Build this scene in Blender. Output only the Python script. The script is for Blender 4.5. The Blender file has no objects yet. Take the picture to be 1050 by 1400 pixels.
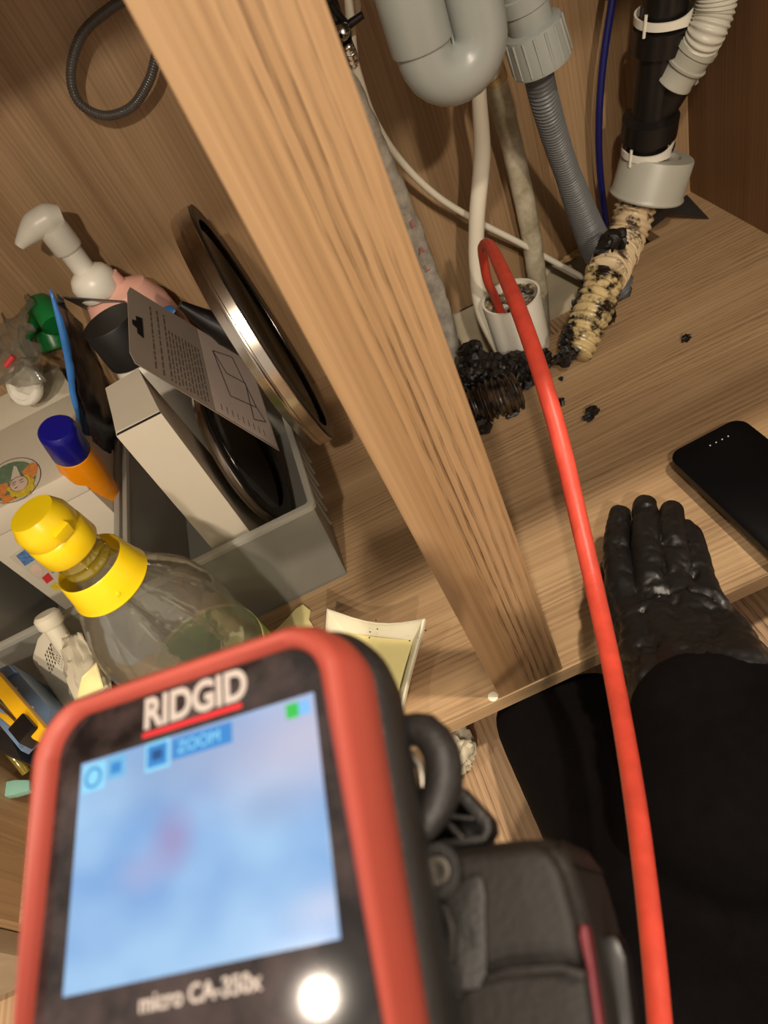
import bpy, bmesh, math, random
from mathutils import Vector, Matrix, noise
random.seed(7)
V = Vector
SC = bpy.context.scene
COL = SC.collection

# ---------------------------------------------------------------- camera
F, CX, CY, H = 925.0, 525.0, 700.0, 0.54
RW = Matrix(((0.8968285, -0.43820136, -0.06064819),
             (-0.27462304, -0.65896336, 0.70024958),
             (-0.34681525, -0.61134839, -0.71131731)))   # camera axes (right, down, forward) to world
CAM = V((0, 0, H))
cd = bpy.data.cameras.new('camera')
cam = bpy.data.objects.new('camera', cd); COL.objects.link(cam)
cd.sensor_fit = 'HORIZONTAL'; cd.sensor_width = 36.0; cd.lens = 36.0 * F / 1050.0
cd.clip_start = 0.01; cd.clip_end = 50
m = Matrix.Identity(4)
for i in range(3):
    m[i][0] = RW[i][0]; m[i][1] = -RW[i][1]; m[i][2] = -RW[i][2]; m[i][3] = CAM[i]
cam.matrix_world = m
cd.dof.use_dof = True; cd.dof.focus_distance = 0.58; cd.dof.aperture_fstop = 13.0
SC.camera = cam

# ---------------------------------------------------------------- world, lamps, exposure
SC.view_settings.view_transform = 'Standard'; SC.view_settings.look = 'None'
SC.view_settings.gamma = 1.0; SC.view_settings.use_curve_mapping = False
SC.view_settings.exposure = 0.05
w = bpy.data.worlds.new('room_light'); SC.world = w; w.use_nodes = True
w.node_tree.nodes['Background'].inputs[0].default_value = (1.0, 0.89, 0.76, 1)
w.node_tree.nodes['Background'].inputs[1].default_value = 0.62

def lamp(name, loc, power, size, color, target=None):
    l = bpy.data.lights.new(name, 'AREA'); l.shape = 'DISK'; l.size = size
    l.energy = power; l.color = color
    o = bpy.data.objects.new(name, l); COL.objects.link(o); o.location = loc
    d = (V(target) if target else V((loc[0], loc[1], 0))) - V(loc)
    o.rotation_euler = d.to_track_quat('-Z', 'Y').to_euler()
    return o
WARM = (1.0, 0.86, 0.70)
lamp('ceiling_or_fill_lamp', (-1.145, -0.10, 2.10), 9, 0.055, WARM)
lamp('ceiling_or_fill_lamp', (0.75, -0.12, 2.10), 34, 0.09, (1.0, .85, .68))
lamp('ceiling_or_fill_lamp', (-0.30, -1.55, 2.15), 30, 0.09, WARM, (0, 0.6, 0.2))
lamp('ceiling_or_fill_lamp', (0.05, -2.80, 2.15), 52, 0.12, WARM, (0, 0.6, 0.2))  # fill lamp added out of view to brighten the dark left interior

# ---------------------------------------------------------------- pixel rays to world points
def ray(px, py):
    return RW @ V(((px - CX) / F, (py - CY) / F, 1.0))
def P(px, py, x=None, y=None, z=None, d=None):
    r = ray(px, py)
    if d is not None: return CAM + r.normalized() * d
    if z is not None: return CAM + r * ((z - H) / r.z)
    if y is not None: return CAM + r * (y / r.y)
    return CAM + r * (x / r.x)
def DEP(p):
    return (RW.transposed() @ (V(p) - CAM)).z
def RAD(wpx, p):            # radius that shows wpx pixels wide at point p
    return wpx * 0.5 * DEP(p) / F

# ---------------------------------------------------------------- materials
def lin(c):
    c = c / 255.0
    return c / 12.92 if c <= 0.04045 else ((c + 0.055) / 1.055) ** 2.4
def rgb(r, g, b): return (lin(r), lin(g), lin(b), 1)
def base_mat(name):
    mt = bpy.data.materials.new(name); mt.use_nodes = True
    nt = mt.node_tree; b = nt.nodes['Principled BSDF']
    return mt, nt, b
def nd(nt, t, **k):
    n = nt.nodes.new(t)
    for a, v in k.items(): setattr(n, a, v)
    return n
def plain(name, col, rough=0.5, metal=0.0, var=0.10, scale=40, bump=0.0, bscale=200, spec=0.5, coat=0.0):
    mt, nt, b = base_mat(name)
    tc = nd(nt, 'ShaderNodeTexCoord')
    n = nd(nt, 'ShaderNodeTexNoise'); n.inputs['Scale'].default_value = scale; n.inputs['Detail'].default_value = 4
    nt.links.new(tc.outputs['Object'], n.inputs['Vector'])
    r = nd(nt, 'ShaderNodeValToRGB')
    r.color_ramp.elements[0].position = 0.3; r.color_ramp.elements[1].position = 0.7
    r.color_ramp.elements[0].color = tuple(c * (1 - var) for c in col[:3]) + (1,)
    r.color_ramp.elements[1].color = tuple(min(1, c * (1 + var)) for c in col[:3]) + (1,)
    nt.links.new(n.outputs['Fac'], r.inputs[0]); nt.links.new(r.outputs[0], b.inputs['Base Color'])
    b.inputs['Roughness'].default_value = rough; b.inputs['Metallic'].default_value = metal
    b.inputs['Specular IOR Level'].default_value = spec; b.inputs['Coat Weight'].default_value = coat
    if bump:
        n2 = nd(nt, 'ShaderNodeTexNoise'); n2.inputs['Scale'].default_value = bscale; n2.inputs['Detail'].default_value = 5
        nt.links.new(tc.outputs['Object'], n2.inputs['Vector'])
        bp = nd(nt, 'ShaderNodeBump'); bp.inputs['Strength'].default_value = bump; bp.inputs['Distance'].default_value = 0.002
        nt.links.new(n2.outputs['Fac'], bp.inputs['Height']); nt.links.new(bp.outputs[0], b.inputs['Normal'])
    return mt
def wood(name, axis, light, dark, line, line_amt=0.5, fine=1.0, rough=0.5, band=26, lines=22, offs=0.0, ramp=(0.70, 0.86), rings=4, freq=110, cross=0, longf=1.2, xmask=None):
    """laminate: long streaks along axis, broad tone bands and broken dark pore lines"""
    mt, nt, b = base_mat(name)
    tc = nd(nt, 'ShaderNodeTexCoord')
    def stretch(sc_long, sc_cross):
        mp = nd(nt, 'ShaderNodeMapping')
        s = [sc_cross] * 3; s[axis] = sc_long
        mp.inputs['Scale'].default_value = s
        mp.inputs['Location'].default_value = (offs, offs * .7, offs * .3)
        nt.links.new(tc.outputs['Object'], mp.inputs['Vector']); return mp
    def nz(mp, scale, detail=3, dist=0.0, rgh=.5):
        n = nd(nt, 'ShaderNodeTexNoise'); n.inputs['Scale'].default_value = scale
        n.inputs['Detail'].default_value = detail; n.inputs['Distortion'].default_value = dist
        n.inputs['Roughness'].default_value = rgh
        nt.links.new(mp.outputs[0], n.inputs['Vector']); return n
    def ramp_(src, p0, p1, c0=(0, 0, 0, 1), c1=(1, 1, 1, 1)):
        r = nd(nt, 'ShaderNodeValToRGB'); e = r.color_ramp.elements
        e[0].position = p0; e[1].position = p1; e[0].color = c0; e[1].color = c1
        nt.links.new(src, r.inputs[0]); return r
    def mixc(fac, a, c, bl='MIX'):
        mx = nd(nt, 'ShaderNodeMix'); mx.data_type = 'RGBA'; mx.blend_type = bl
        if isinstance(fac, float): mx.inputs[0].default_value = fac
        else: nt.links.new(fac, mx.inputs[0])
        for s, v in ((6, a), (7, c)):
            if isinstance(v, tuple): mx.inputs[s].default_value = v
            else: nt.links.new(v, mx.inputs[s])
        return mx.outputs[2]
    broad = nz(stretch(1.2, band), 1.0, 3, .3)
    c = ramp_(broad.outputs['Fac'], .3, .7, dark, light).outputs[0]
    streak = nz(stretch(3.0, 420 * fine), 1.0, 4)
    sm = ramp_(streak.outputs['Fac'], .35, .65, (.86, .84, .82, 1), (1.06, 1.06, 1.06, 1))
    c = mixc(1.0, c, sm.outputs[0], 'MULTIPLY')
    ln = nz(stretch(longf, lines), 1.0, 2, .2, .5)
    sx_ = nd(nt, 'ShaderNodeSeparateXYZ'); nt.links.new(tc.outputs['Object'], sx_.inputs[0])
    cr_ = nd(nt, 'ShaderNodeMath', operation='MULTIPLY'); cr_.inputs[1].default_value = freq
    nt.links.new(sx_.outputs[cross], cr_.inputs[0])
    wv = nd(nt, 'ShaderNodeMath', operation='MULTIPLY_ADD'); wv.inputs[1].default_value = rings
    nt.links.new(ln.outputs['Fac'], wv.inputs[0]); nt.links.new(cr_.outputs[0], wv.inputs[2])
    fr = nd(nt, 'ShaderNodeMath', operation='FRACT'); nt.links.new(wv.outputs[0], fr.inputs[0])
    wob_ = nz(stretch(40, 300), 1.0, 2)
    ad = nd(nt, 'ShaderNodeMath', operation='MULTIPLY_ADD'); ad.inputs[1].default_value = .35; nt.links.new(wob_.outputs['Fac'], ad.inputs[0]); nt.links.new(fr.outputs[0], ad.inputs[2])
    lr = ramp_(ad.outputs[0], ramp[0], ramp[1])
    el = lr.color_ramp.elements.new(1.0); el.color = (1, 1, 1, 1)
    e3 = lr.color_ramp.elements.new(min(.999, ramp[1] + .12)); e3.color = (0, 0, 0, 1); el.color = (0, 0, 0, 1)
    brk = nz(stretch(30, 500), 1.0, 2)
    br = ramp_(brk.outputs['Fac'], .42, .58, (.35, .35, .35, 1))
    zone = ramp_(nz(stretch(.6, band * .55), 1.0, 2).outputs['Fac'], .4, .62, (.25, .25, .25, 1))
    f = mixc(1.0, lr.outputs[0], br.outputs[0], 'MULTIPLY'); f = mixc(1.0, f, zone.outputs[0], 'MULTIPLY')
    if xmask:
        mk = nd(nt, 'ShaderNodeMapRange'); mk.inputs[1].default_value, mk.inputs[2].default_value = xmask
        mk.inputs[3].default_value = .10; nt.links.new(sx_.outputs[cross], mk.inputs[0])
        f = mixc(1.0, f, mk.outputs[0], 'MULTIPLY')
    f = mixc(1.0, f, (line_amt,) * 3 + (1,), 'MULTIPLY')
    c = mixc(f, c, line)
    nt.links.new(c, b.inputs['Base Color'])
    b.inputs['Roughness'].default_value = rough; b.inputs['Specular IOR Level'].default_value = .35
    bp = nd(nt, 'ShaderNodeBump'); bp.inputs['Strength'].default_value = .25; bp.inputs['Distance'].default_value = .0006
    bp.invert = True
    nt.links.new(f, bp.inputs['Height']); nt.links.new(bp.outputs[0], b.inputs['Normal'])
    return mt
def film(name, col, clear=0.7, rough=0.06, milk=0.0, gl=0.12, bump=0.0):
    """thin see-through plastic: transparent + a little diffuse/translucent + gloss"""
    mt = bpy.data.materials.new(name); mt.use_nodes = True; nt = mt.node_tree
    nt.nodes.remove(nt.nodes['Principled BSDF']); out = nt.nodes['Material Output']
    tr = nd(nt, 'ShaderNodeBsdfTransparent'); tr.inputs[0].default_value = tuple(.5 + .5 * c for c in col[:3]) + (1,)
    df = nd(nt, 'ShaderNodeBsdfDiffuse'); df.inputs[0].default_value = col
    tl = nd(nt, 'ShaderNodeBsdfTranslucent'); tl.inputs[0].default_value = col
    gs = nd(nt, 'ShaderNodeBsdfGlossy'); gs.inputs['Roughness'].default_value = rough
    m1 = nd(nt, 'ShaderNodeMixShader'); m1.inputs[0].default_value = .5
    nt.links.new(df.outputs[0], m1.inputs[1]); nt.links.new(tl.outputs[0], m1.inputs[2])
    m2 = nd(nt, 'ShaderNodeMixShader'); m2.inputs[0].default_value = clear
    nt.links.new(m1.outputs[0], m2.inputs[1]); nt.links.new(tr.outputs[0], m2.inputs[2])
    lw = nd(nt, 'ShaderNodeLayerWeight'); lw.inputs[0].default_value = .35
    ml = nd(nt, 'ShaderNodeMath', operation='MULTIPLY_ADD'); ml.inputs[1].default_value = gl * 3; ml.inputs[2].default_value = gl * .4
    ml.use_clamp = True
    nt.links.new(lw.outputs['Fresnel'], ml.inputs[0])
    m3 = nd(nt, 'ShaderNodeMixShader'); nt.links.new(ml.outputs[0], m3.inputs[0])
    nt.links.new(m2.outputs[0], m3.inputs[1]); nt.links.new(gs.outputs[0], m3.inputs[2])
    nt.links.new(m3.outputs[0], out.inputs[0])
    if bump:
        tc = nd(nt, 'ShaderNodeTexCoord'); n2 = nd(nt, 'ShaderNodeTexNoise'); n2.inputs['Scale'].default_value = 55
        nt.links.new(tc.outputs['Object'], n2.inputs['Vector'])
        bp = nd(nt, 'ShaderNodeBump'); bp.inputs['Strength'].default_value = bump; bp.inputs['Distance'].default_value = .004
        nt.links.new(n2.outputs['Fac'], bp.inputs['Height'])
        nt.links.new(bp.outputs[0], gs.inputs['Normal'])
    return mt
def spots(name, a, b_, scale=60, lo=.5, hi=.6, rough=.4, bump=.5, metal=0.0):
    mt, nt, b = base_mat(name)
    tc = nd(nt, 'ShaderNodeTexCoord')
    n = nd(nt, 'ShaderNodeTexNoise'); n.inputs['Scale'].default_value = scale; n.inputs['Detail'].default_value = 6; n.inputs['Roughness'].default_value = .65
    nt.links.new(tc.outputs['Object'], n.inputs['Vector'])
    r = nd(nt, 'ShaderNodeValToRGB'); e = r.color_ramp.elements
    e[0].position = lo; e[1].position = hi; e[0].color = a; e[1].color = b_
    nt.links.new(n.outputs['Fac'], r.inputs[0]); nt.links.new(r.outputs[0], b.inputs['Base Color'])
    b.inputs['Roughness'].default_value = rough; b.inputs['Metallic'].default_value = metal
    bp = nd(nt, 'ShaderNodeBump'); bp.inputs['Strength'].default_value = bump; bp.inputs['Distance'].default_value = .002
    nt.links.new(n.outputs['Fac'], bp.inputs['Height']); nt.links.new(bp.outputs[0], b.inputs['Normal'])
    return mt

LT, DK = rgb(184, 154, 116), rgb(158, 128, 94)
M = dict(
    shelf=wood('shelf_laminate', 0, LT, DK, rgb(92, 70, 48), .6, cross=1, freq=160, rings=5),
    back=wood('back_laminate', 2, rgb(172, 142, 106), rgb(150, 120, 86), rgb(98, 74, 50), .35, offs=3.1, freq=170, rings=4),
    side=wood('side_laminate', 2, rgb(150, 116, 84), rgb(132, 98, 68), rgb(80, 54, 34), .35, offs=5.7, cross=1, freq=150),
    stile=wood('stile_oak', 2, rgb(178, 144, 106), rgb(160, 126, 88), rgb(78, 54, 32), .95, band=38, lines=18, offs=9.35, rings=3.2, freq=190, longf=1.6, xmask=(.002, .018), ramp=(.76, .88)),
    floor=wood('floor_oak', 1, rgb(196, 164, 128), rgb(178, 146, 112), rgb(62, 42, 26), .95, band=20, lines=16, offs=2.2, rings=3, freq=150, longf=1.5),
    beige=plain('beige_panel', rgb(150, 134, 112), .5),
    plaster=plain('pale_plaster', rgb(190, 178, 150), .8, var=.18, scale=20),
    white=plain('white_plastic', rgb(226, 221, 206), .35, var=.03),
    cream=plain('cream_plastic', rgb(232, 224, 200), .35, var=.03),
    yel=plain('yellow_plastic', rgb(240, 205, 20), .3, var=.03),
    grey=plain('pale_grey_plastic', rgb(150, 154, 148), .32, var=.04, scale=15),
    grey2=plain('grey_white_plastic', rgb(172, 170, 156), .4, var=.04, scale=15),
    hosegrey=plain('grey_hose', rgb(96, 98, 98), .42, var=.05),
    hoselight=plain('pale_hose', rgb(196, 192, 176), .4, var=.05),
    black=plain('black_plastic', rgb(22, 19, 18), .35, var=.1),
    blackm=plain('matt_black_plastic', rgb(30, 27, 25), .5, var=.15, bump=.2, bscale=600),
    cap=plain('black_cap', rgb(24, 23, 22), .55),
    steel=plain('brushed_steel', rgb(200, 190, 176), .22, 1.0, var=.05),
    chrome=plain('chrome', rgb(190, 186, 180), .12, 1.0, var=.05),
    darkglass=plain('smoked_glass', rgb(26, 20, 15), .06, 0, var=.1, spec=.8),
    sludge=spots('black_sludge', rgb(8, 6, 5), rgb(48, 37, 29), 90, .45, .8, .45, .7),
    dirty=spots('stained_hose', rgb(70, 50, 30), rgb(206, 184, 146), 45, .40, .50, .4, .3),
    dirty2=spots('fouled_hose', rgb(30, 20, 12), rgb(200, 178, 128), 55, .42, .54, .28, .4),
    pex=plain('white_pipe', rgb(224, 216, 196), .35, var=.04, scale=12),
    oldpipe=spots('old_beige_pipe', rgb(150, 138, 110), rgb(198, 188, 164), 25, .38, .6, .5, .15),
    red=plain('red_orange_sleeve', rgb(206, 72, 54), .42, var=.14, scale=70, bump=.15, bscale=120),
    bumper=plain('red_rubber', rgb(166, 70, 56), .5, var=.05, scale=30),
    body=plain('dark_grey_rubber', rgb(34, 30, 27), .55, var=.14, scale=30, bump=.15, bscale=500, spec=.3),
    bezel=spots('scratched_black_glass', rgb(22, 18, 19), rgb(74, 62, 62), 60, .40, .80, .06, .0),
    fabric=plain('black_fabric', rgb(11, 8, 9), .95, var=.2, scale=120, bump=.3, bscale=900, spec=.1),
    glove=plain('black_nitrile', rgb(17, 16, 16), .42, var=.12, scale=60, bump=.4, bscale=75, spec=.6),
    phone=plain('black_slab', rgb(5, 5, 7), .35, var=.02, spec=.2),
    carton=plain('white_carton', rgb(206, 196, 176), .6, var=.02),
    cartondull=plain('dull_white_carton', rgb(196, 186, 166), .7, var=.02),  # slightly darker, rougher copy of the carton white
    ink=plain('grey_ink', rgb(88, 74, 70), .6), inkblack=plain('black_ink', rgb(12, 10, 10), .6),
    card=plain('grey_card', rgb(140, 126, 112), .5, var=.03), cardpink=plain('pale_print', rgb(182, 164, 152), .5, var=.05),
    pink=plain('pink_plastic', rgb(232, 176, 158), .4, var=.05),
    blue=plain('blue_foil', rgb(60, 120, 190), .3, var=.15), navy=plain('navy_plastic', rgb(22, 20, 128), .3, var=.05),
    bluecable=plain('blue_cable', rgb(22, 24, 88), .4), orange=plain('orange_plastic', rgb(245, 150, 10), .3, var=.06),
    pouch=spots('dark_blue_pouch', rgb(14, 30, 48), rgb(40, 62, 84), 40, .4, .7, .2, .4),
    darkfilm=plain('dark_grey_film', rgb(80, 76, 72), .25, var=.2),
    green=plain('green_plastic', rgb(20, 112, 52), .3, var=.1), lime=plain('lime_label', rgb(128, 184, 44), .35, var=.08),
    paleblue=plain('grey_blue_plastic', rgb(108, 132, 164), .35, var=.08), teal=plain('teal_plastic', rgb(130, 176, 160), .35),
    gold=plain('amber_plastic', rgb(226, 172, 24), .35, var=.06), lemon=plain('pale_yellow_plastic', rgb(240, 226, 160), .4, var=.03),
    tissue=plain('crumpled_tissue', rgb(200, 190, 165), .8, var=.06, bump=.3, bscale=120),
    foilpipe=spots('silver_wrap', rgb(150, 145, 134), rgb(192, 186, 172), 60, .35, .65, .25, .5, .1),
    skin=plain('pale_face_print', rgb(216, 190, 170), .6), hair=plain('yellow_print', rgb(214, 186, 54), .6, var=.2, scale=300),
    pgreen=plain('green_print', rgb(100, 124, 96), .6, var=.2, scale=200), porange=plain('orange_print', rgb(216, 136, 70), .6, var=.2, scale=200),
    pblue=plain('blue_print', rgb(84, 120, 170), .6, var=.4, scale=250), pred=plain('red_print', rgb(200, 50, 52), .6),
    redink=plain('faded_red_ink', rgb(176, 100, 100), .5), torn=plain('torn_chipboard', rgb(178, 150, 100), .9, var=.25, scale=120, bump=.8),
    bin=film('frosted_plastic', rgb(196, 194, 184), .42, .25, gl=.10), rim=film('frosted_rim', rgb(222, 220, 208), .22, .2, gl=.1),
    pet=film('clear_bottle_plastic', rgb(240, 238, 226), .93, .05, gl=.13, bump=.3),
    bag=film('clear_film', rgb(235, 235, 228), .92, .12, gl=.10, bump=.6),
    amber=film('yellow_clear_plastic', rgb(230, 205, 60), .55, .06, gl=.25, bump=.4),
)
def emis(name, col, st):
    mt = bpy.data.materials.new(name); mt.use_nodes = True; nt = mt.node_tree
    b = nt.nodes['Principled BSDF']; b.inputs['Base Color'].default_value = (0, 0, 0, 1)
    b.inputs['Roughness'].default_value = .2
    b.inputs['Emission Color'].default_value = col; b.inputs['Emission Strength'].default_value = st
    return mt

# ---------------------------------------------------------------- builders
def link(name, me, mat, parent=None, smooth=True):
    o = bpy.data.objects.new(name, me); COL.objects.link(o)
    if mat: me.materials.append(mat)
    if smooth:
        me.shade_smooth()
        try: me.set_sharp_from_angle(angle=math.radians(38))
        except Exception: pass
    if parent is not None:
        o.parent = parent
        if parent.parent is None: o.matrix_parent_inverse = Matrix.Translation(-parent.location)
    return o
def bm_obj(name, bm, mat, parent=None, smooth=True):
    bmesh.ops.recalc_face_normals(bm, faces=bm.faces)
    me = bpy.data.meshes.new(name); bm.to_mesh(me); bm.free()
    return link(name, me, mat, parent, smooth)
def tag(o, label, cat, group=None):
    o['label'] = label; o['category'] = cat
    if group: o['group'] = group
    return o
def thing(name, label, cat, loc=(0, 0, 0), group=None):
    o = bpy.data.objects.new(name, None); COL.objects.link(o); o.location = loc; o.empty_display_size = .02
    return tag(o, label, cat, group)
def bevel(bm, w, seg=2):
    if w > 0: bmesh.ops.bevel(bm, geom=list(bm.edges), offset=w, segments=seg, affect='EDGES', profile=.6)
def box(name, lo, hi, mat, parent=None, bv=.0008, rot=None, bm_only=False):
    bm = bmesh.new(); bmesh.ops.create_cube(bm, size=1)
    lo, hi = V(lo), V(hi); c = (lo + hi) / 2; s = hi - lo
    bmesh.ops.scale(bm, vec=s, verts=bm.verts); bevel(bm, bv, 2)
    if rot is not None: bmesh.ops.transform(bm, matrix=rot.to_4x4(), verts=bm.verts)
    bmesh.ops.translate(bm, vec=c, verts=bm.verts)
    return bm_obj(name, bm, mat, parent)
def hexa(name, pts, mat, parent=None, bv=.0):
    """eight corners: four of one face then four of the opposite face"""
    bm = bmesh.new(); v = [bm.verts.new(p) for p in pts]
    for f in ((0, 1, 2, 3), (7, 6, 5, 4), (0, 4, 5, 1), (1, 5, 6, 2), (2, 6, 7, 3), (3, 7, 4, 0)):
        bm.faces.new([v[i] for i in f])
    bevel(bm, bv)
    return bm_obj(name, bm, mat, parent)
def prism(name, pts, ext, mat, parent=None, bv=0.0, smooth=True, seg=2):
    bm = bmesh.new(); ext = V(ext)
    a = [bm.verts.new(V(p)) for p in pts]; b = [bm.verts.new(V(p) + ext) for p in pts]
    n = len(a); bm.faces.new(a); bm.faces.new(b[::-1])
    for i in range(n): bm.faces.new((a[i], b[i], b[(i + 1) % n], a[(i + 1) % n]))
    if bv: bmesh.ops.recalc_face_normals(bm, faces=bm.faces); bevel(bm, bv, seg)
    return bm_obj(name, bm, mat, parent, smooth)
def catmull(pts, rad, step):
    P_ = [V(p) for p in pts]; n = len(P_)
    if isinstance(rad, (int, float)): rad = [rad] * n
    out, ro = [], []
    for i in range(n - 1):
        p0 = P_[max(i - 1, 0)]; p1 = P_[i]; p2 = P_[i + 1]; p3 = P_[min(i + 2, n - 1)]
        if i == 0: p0 = p1 * 2 - p2
        if i == n - 2: p3 = p2 * 2 - p1
        k = max(1, int((p2 - p1).length / step))
        for j in range(k):
            t = j / k
            out.append(.5 * ((2 * p1) + (p2 - p0) * t + (2 * p0 - 5 * p1 + 4 * p2 - p3) * t * t + (3 * p1 - p0 - 3 * p2 + p3) * t ** 3))
            ro.append(rad[i] * (1 - t) + rad[i + 1] * t)
    out.append(P_[-1]); ro.append(rad[-1])
    return out, ro
def tube(name, pts, rad, mat, parent=None, seg=16, step=.006, corr=None, wob=0.0, bm=None, cap=True, seed=0):
    own = bm is None
    if own: bm = bmesh.new()
    if corr: step = corr[1] / 6
    c, r = catmull(pts, rad, step)
    n = len(c); L = 0; rings = []
    t0 = (c[1] - c[0]).normalized(); up = t0.orthogonal().normalized()
    for i in range(n):
        t = (c[min(i + 1, n - 1)] - c[max(i - 1, 0)]).normalized()
        up = (up - t * up.dot(t)).normalized(); s = t.cross(up)
        if i: L += (c[i] - c[i - 1]).length
        rr = r[i]
        if corr: rr += corr[0] * (math.copysign(abs(math.cos(math.pi * 2 * L / corr[1])) ** .6, math.cos(math.pi * 2 * L / corr[1])))
        ring = []
        for k in range(seg):
            a = 2 * math.pi * k / seg
            dd = up * math.cos(a) + s * math.sin(a)
            q = rr
            if wob: q *= 1 + wob * noise.noise((c[i] + dd * r[i]) * 60 + V((seed, 0, 0)))
            ring.append(bm.verts.new(c[i] + dd * q))
        rings.append(ring)
    for i in range(n - 1):
        for k in range(seg):
            bm.faces.new((rings[i][k], rings[i][(k + 1) % seg], rings[i + 1][(k + 1) % seg], rings[i + 1][k]))
    if cap: bm.faces.new(rings[0][::-1]); bm.faces.new(rings[-1])
    return bm_obj(name, bm, mat, parent) if own else bm
def lathe(name, base, axis, prof, mat, parent=None, seg=36, bm=None, squash=None):
    """prof: (radius, distance along axis); closes at radius 0"""
    own = bm is None
    if own: bm = bmesh.new()
    base = V(base); ax = V(axis).normalized(); u = ax.orthogonal().normalized(); s = ax.cross(u)
    if squash: u = V(squash[0]).normalized(); u = (u - ax * u.dot(ax)).normalized(); s = ax.cross(u)
    rings = []
    for r, t in prof:
        if r < 1e-6: rings.append([bm.verts.new(base + ax * t)]); continue
        q = squash[1] if squash else 1
        rings.append([bm.verts.new(base + ax * t + u * (r * math.cos(2 * math.pi * k / seg)) + s * (r * q * math.sin(2 * math.pi * k / seg))) for k in range(seg)])
    for a, b in zip(rings[:-1], rings[1:]):
        for k in range(seg):
            if len(a) == 1 and len(b) == 1: continue
            if len(a) == 1: bm.faces.new((a[0], b[k], b[(k + 1) % seg]))
            elif len(b) == 1: bm.faces.new((a[k], a[(k + 1) % seg], b[0]))
            else: bm.faces.new((a[k], a[(k + 1) % seg], b[(k + 1) % seg], b[k]))
    return bm_obj(name, bm, mat, parent) if own else bm
def blob_bm(bm, c, s, seed, sub=3, amp=.35, fr=1.6):
    r = bmesh.ops.create_icosphere(bm, subdivisions=sub, radius=1)
    s = V(s) if not isinstance(s, (int, float)) else V((s, s, s)); c = V(c)
    for v in r['verts']:
        d = v.co.normalized(); k = 1 + amp * noise.noise(d * fr + V((seed * 7.3, seed, 2))) + amp * .6 * noise.noise(d * fr * 3 + V((seed, 3, seed)))
        v.co = V((d.x * s.x, d.y * s.y, d.z * s.z)) * k + c
def blobs(name, specs, mat, parent=None, sub=3, amp=.4, fr=1.8):
    bm = bmesh.new()
    for i, (c, s) in enumerate(specs): blob_bm(bm, c, s, i + len(name) * .37 + V(c).x * 31, sub, amp, fr)
    return bm_obj(name, bm, mat, parent)
def solid(o, t, off=0.0):
    md = o.modifiers.new('thickness', 'SOLIDIFY'); md.thickness = t; md.offset = off; return o
def grid_sheet(name, corners, nu, nv, mat, parent=None, bend=None, th=.0005):
    """four corners in order, subdivided and pushed by bend(u, v)"""
    a, b, c, d = [V(p) for p in corners]; bm = bmesh.new(); vs = []
    for j in range(nv + 1):
        for i in range(nu + 1):
            u, v = i / nu, j / nv
            p = (a * (1 - u) + b * u) * (1 - v) + (d * (1 - u) + c * u) * v
            if bend: p = p + bend(u, v)
            vs.append(bm.verts.new(p))
    for j in range(nv):
        for i in range(nu):
            k = j * (nu + 1) + i
            bm.faces.new((vs[k], vs[k + 1], vs[k + nu + 2], vs[k + nu + 1]))
    return solid(bm_obj(name, bm, mat, parent), th)
def text_obj(name, s, origin, ux, uy, size, depth, mat, parent=None, bold=0.0, sx=1.0, align='LEFT'):
    cu = bpy.data.curves.new(name, 'FONT'); cu.body = s; cu.size = 1; cu.extrude = 0.5 * depth / size; cu.offset = bold
    cu.align_x = align
    tmp = bpy.data.objects.new('tmp', cu); COL.objects.link(tmp)
    dg = bpy.context.evaluated_depsgraph_get(); me = bpy.data.meshes.new_from_object(tmp.evaluated_get(dg))
    bpy.data.objects.remove(tmp); bpy.data.curves.remove(cu)
    ux, uy = V(ux).normalized(), V(uy).normalized(); uz = ux.cross(uy)
    for v in me.vertices:
        v.co = V(origin) + ux * (v.co.x * size * sx) + uy * (v.co.y * size) + uz * (v.co.z * size)
    return link(name, me, mat, parent, False)

# ================================================================ SETTING
XL, XR, YF, YB, ZT = -.489, .516, .27, .829, .72
o = box('floor', (-1.6, -2.2, -.12), (1.6, 1.0, -.10), M['floor'], bv=0); o['kind'] = 'structure'
o = box('wall_back', (-1.6, YB + .012, -.10), (1.6, YB + .10, 2.2), M['plaster'], bv=0); o['kind'] = 'structure'

# ================================================================ CABINET
cab = thing('sink_cabinet', 'open wooden laminate sink cabinet with a post dividing its front', 'cabinet', (.014, .27, -.10))
bm = bmesh.new()
hp = [(XL, YF), (XR, YF), (XR, YB), (.432, YB), (.432, .765), (.372, .765), (.350, .692), (.340, .681), (.10, .681), (.10, YB), (XL, YB)]
prism('bottom_panel', [(x, y, -.0175) for x, y in hp], (0, 0, .0175), M['shelf'], cab, smooth=False)
box('back_panel', (XL, YB, -.004), (XR, YB + .008, ZT), M['back'], cab, bv=.0005)
box('side_panel', (XR, YF, -.10), (XR + .018, YB + .008, ZT), M['side'], cab, bv=.0005)
box('side_panel', (XL - .018, YF, -.10), (XL, YB + .008, ZT), M['back'], cab, bv=.0005)
box('stile', (-.0155, YF + .0012, 0), (.0430, YF + .019, ZT), M['stile'], cab, bv=.0012)
box('plinth', (XL, YF + .045, -.10), (XR, YF + .061, -.0175), M['side'], cab, bv=.0005)
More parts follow.
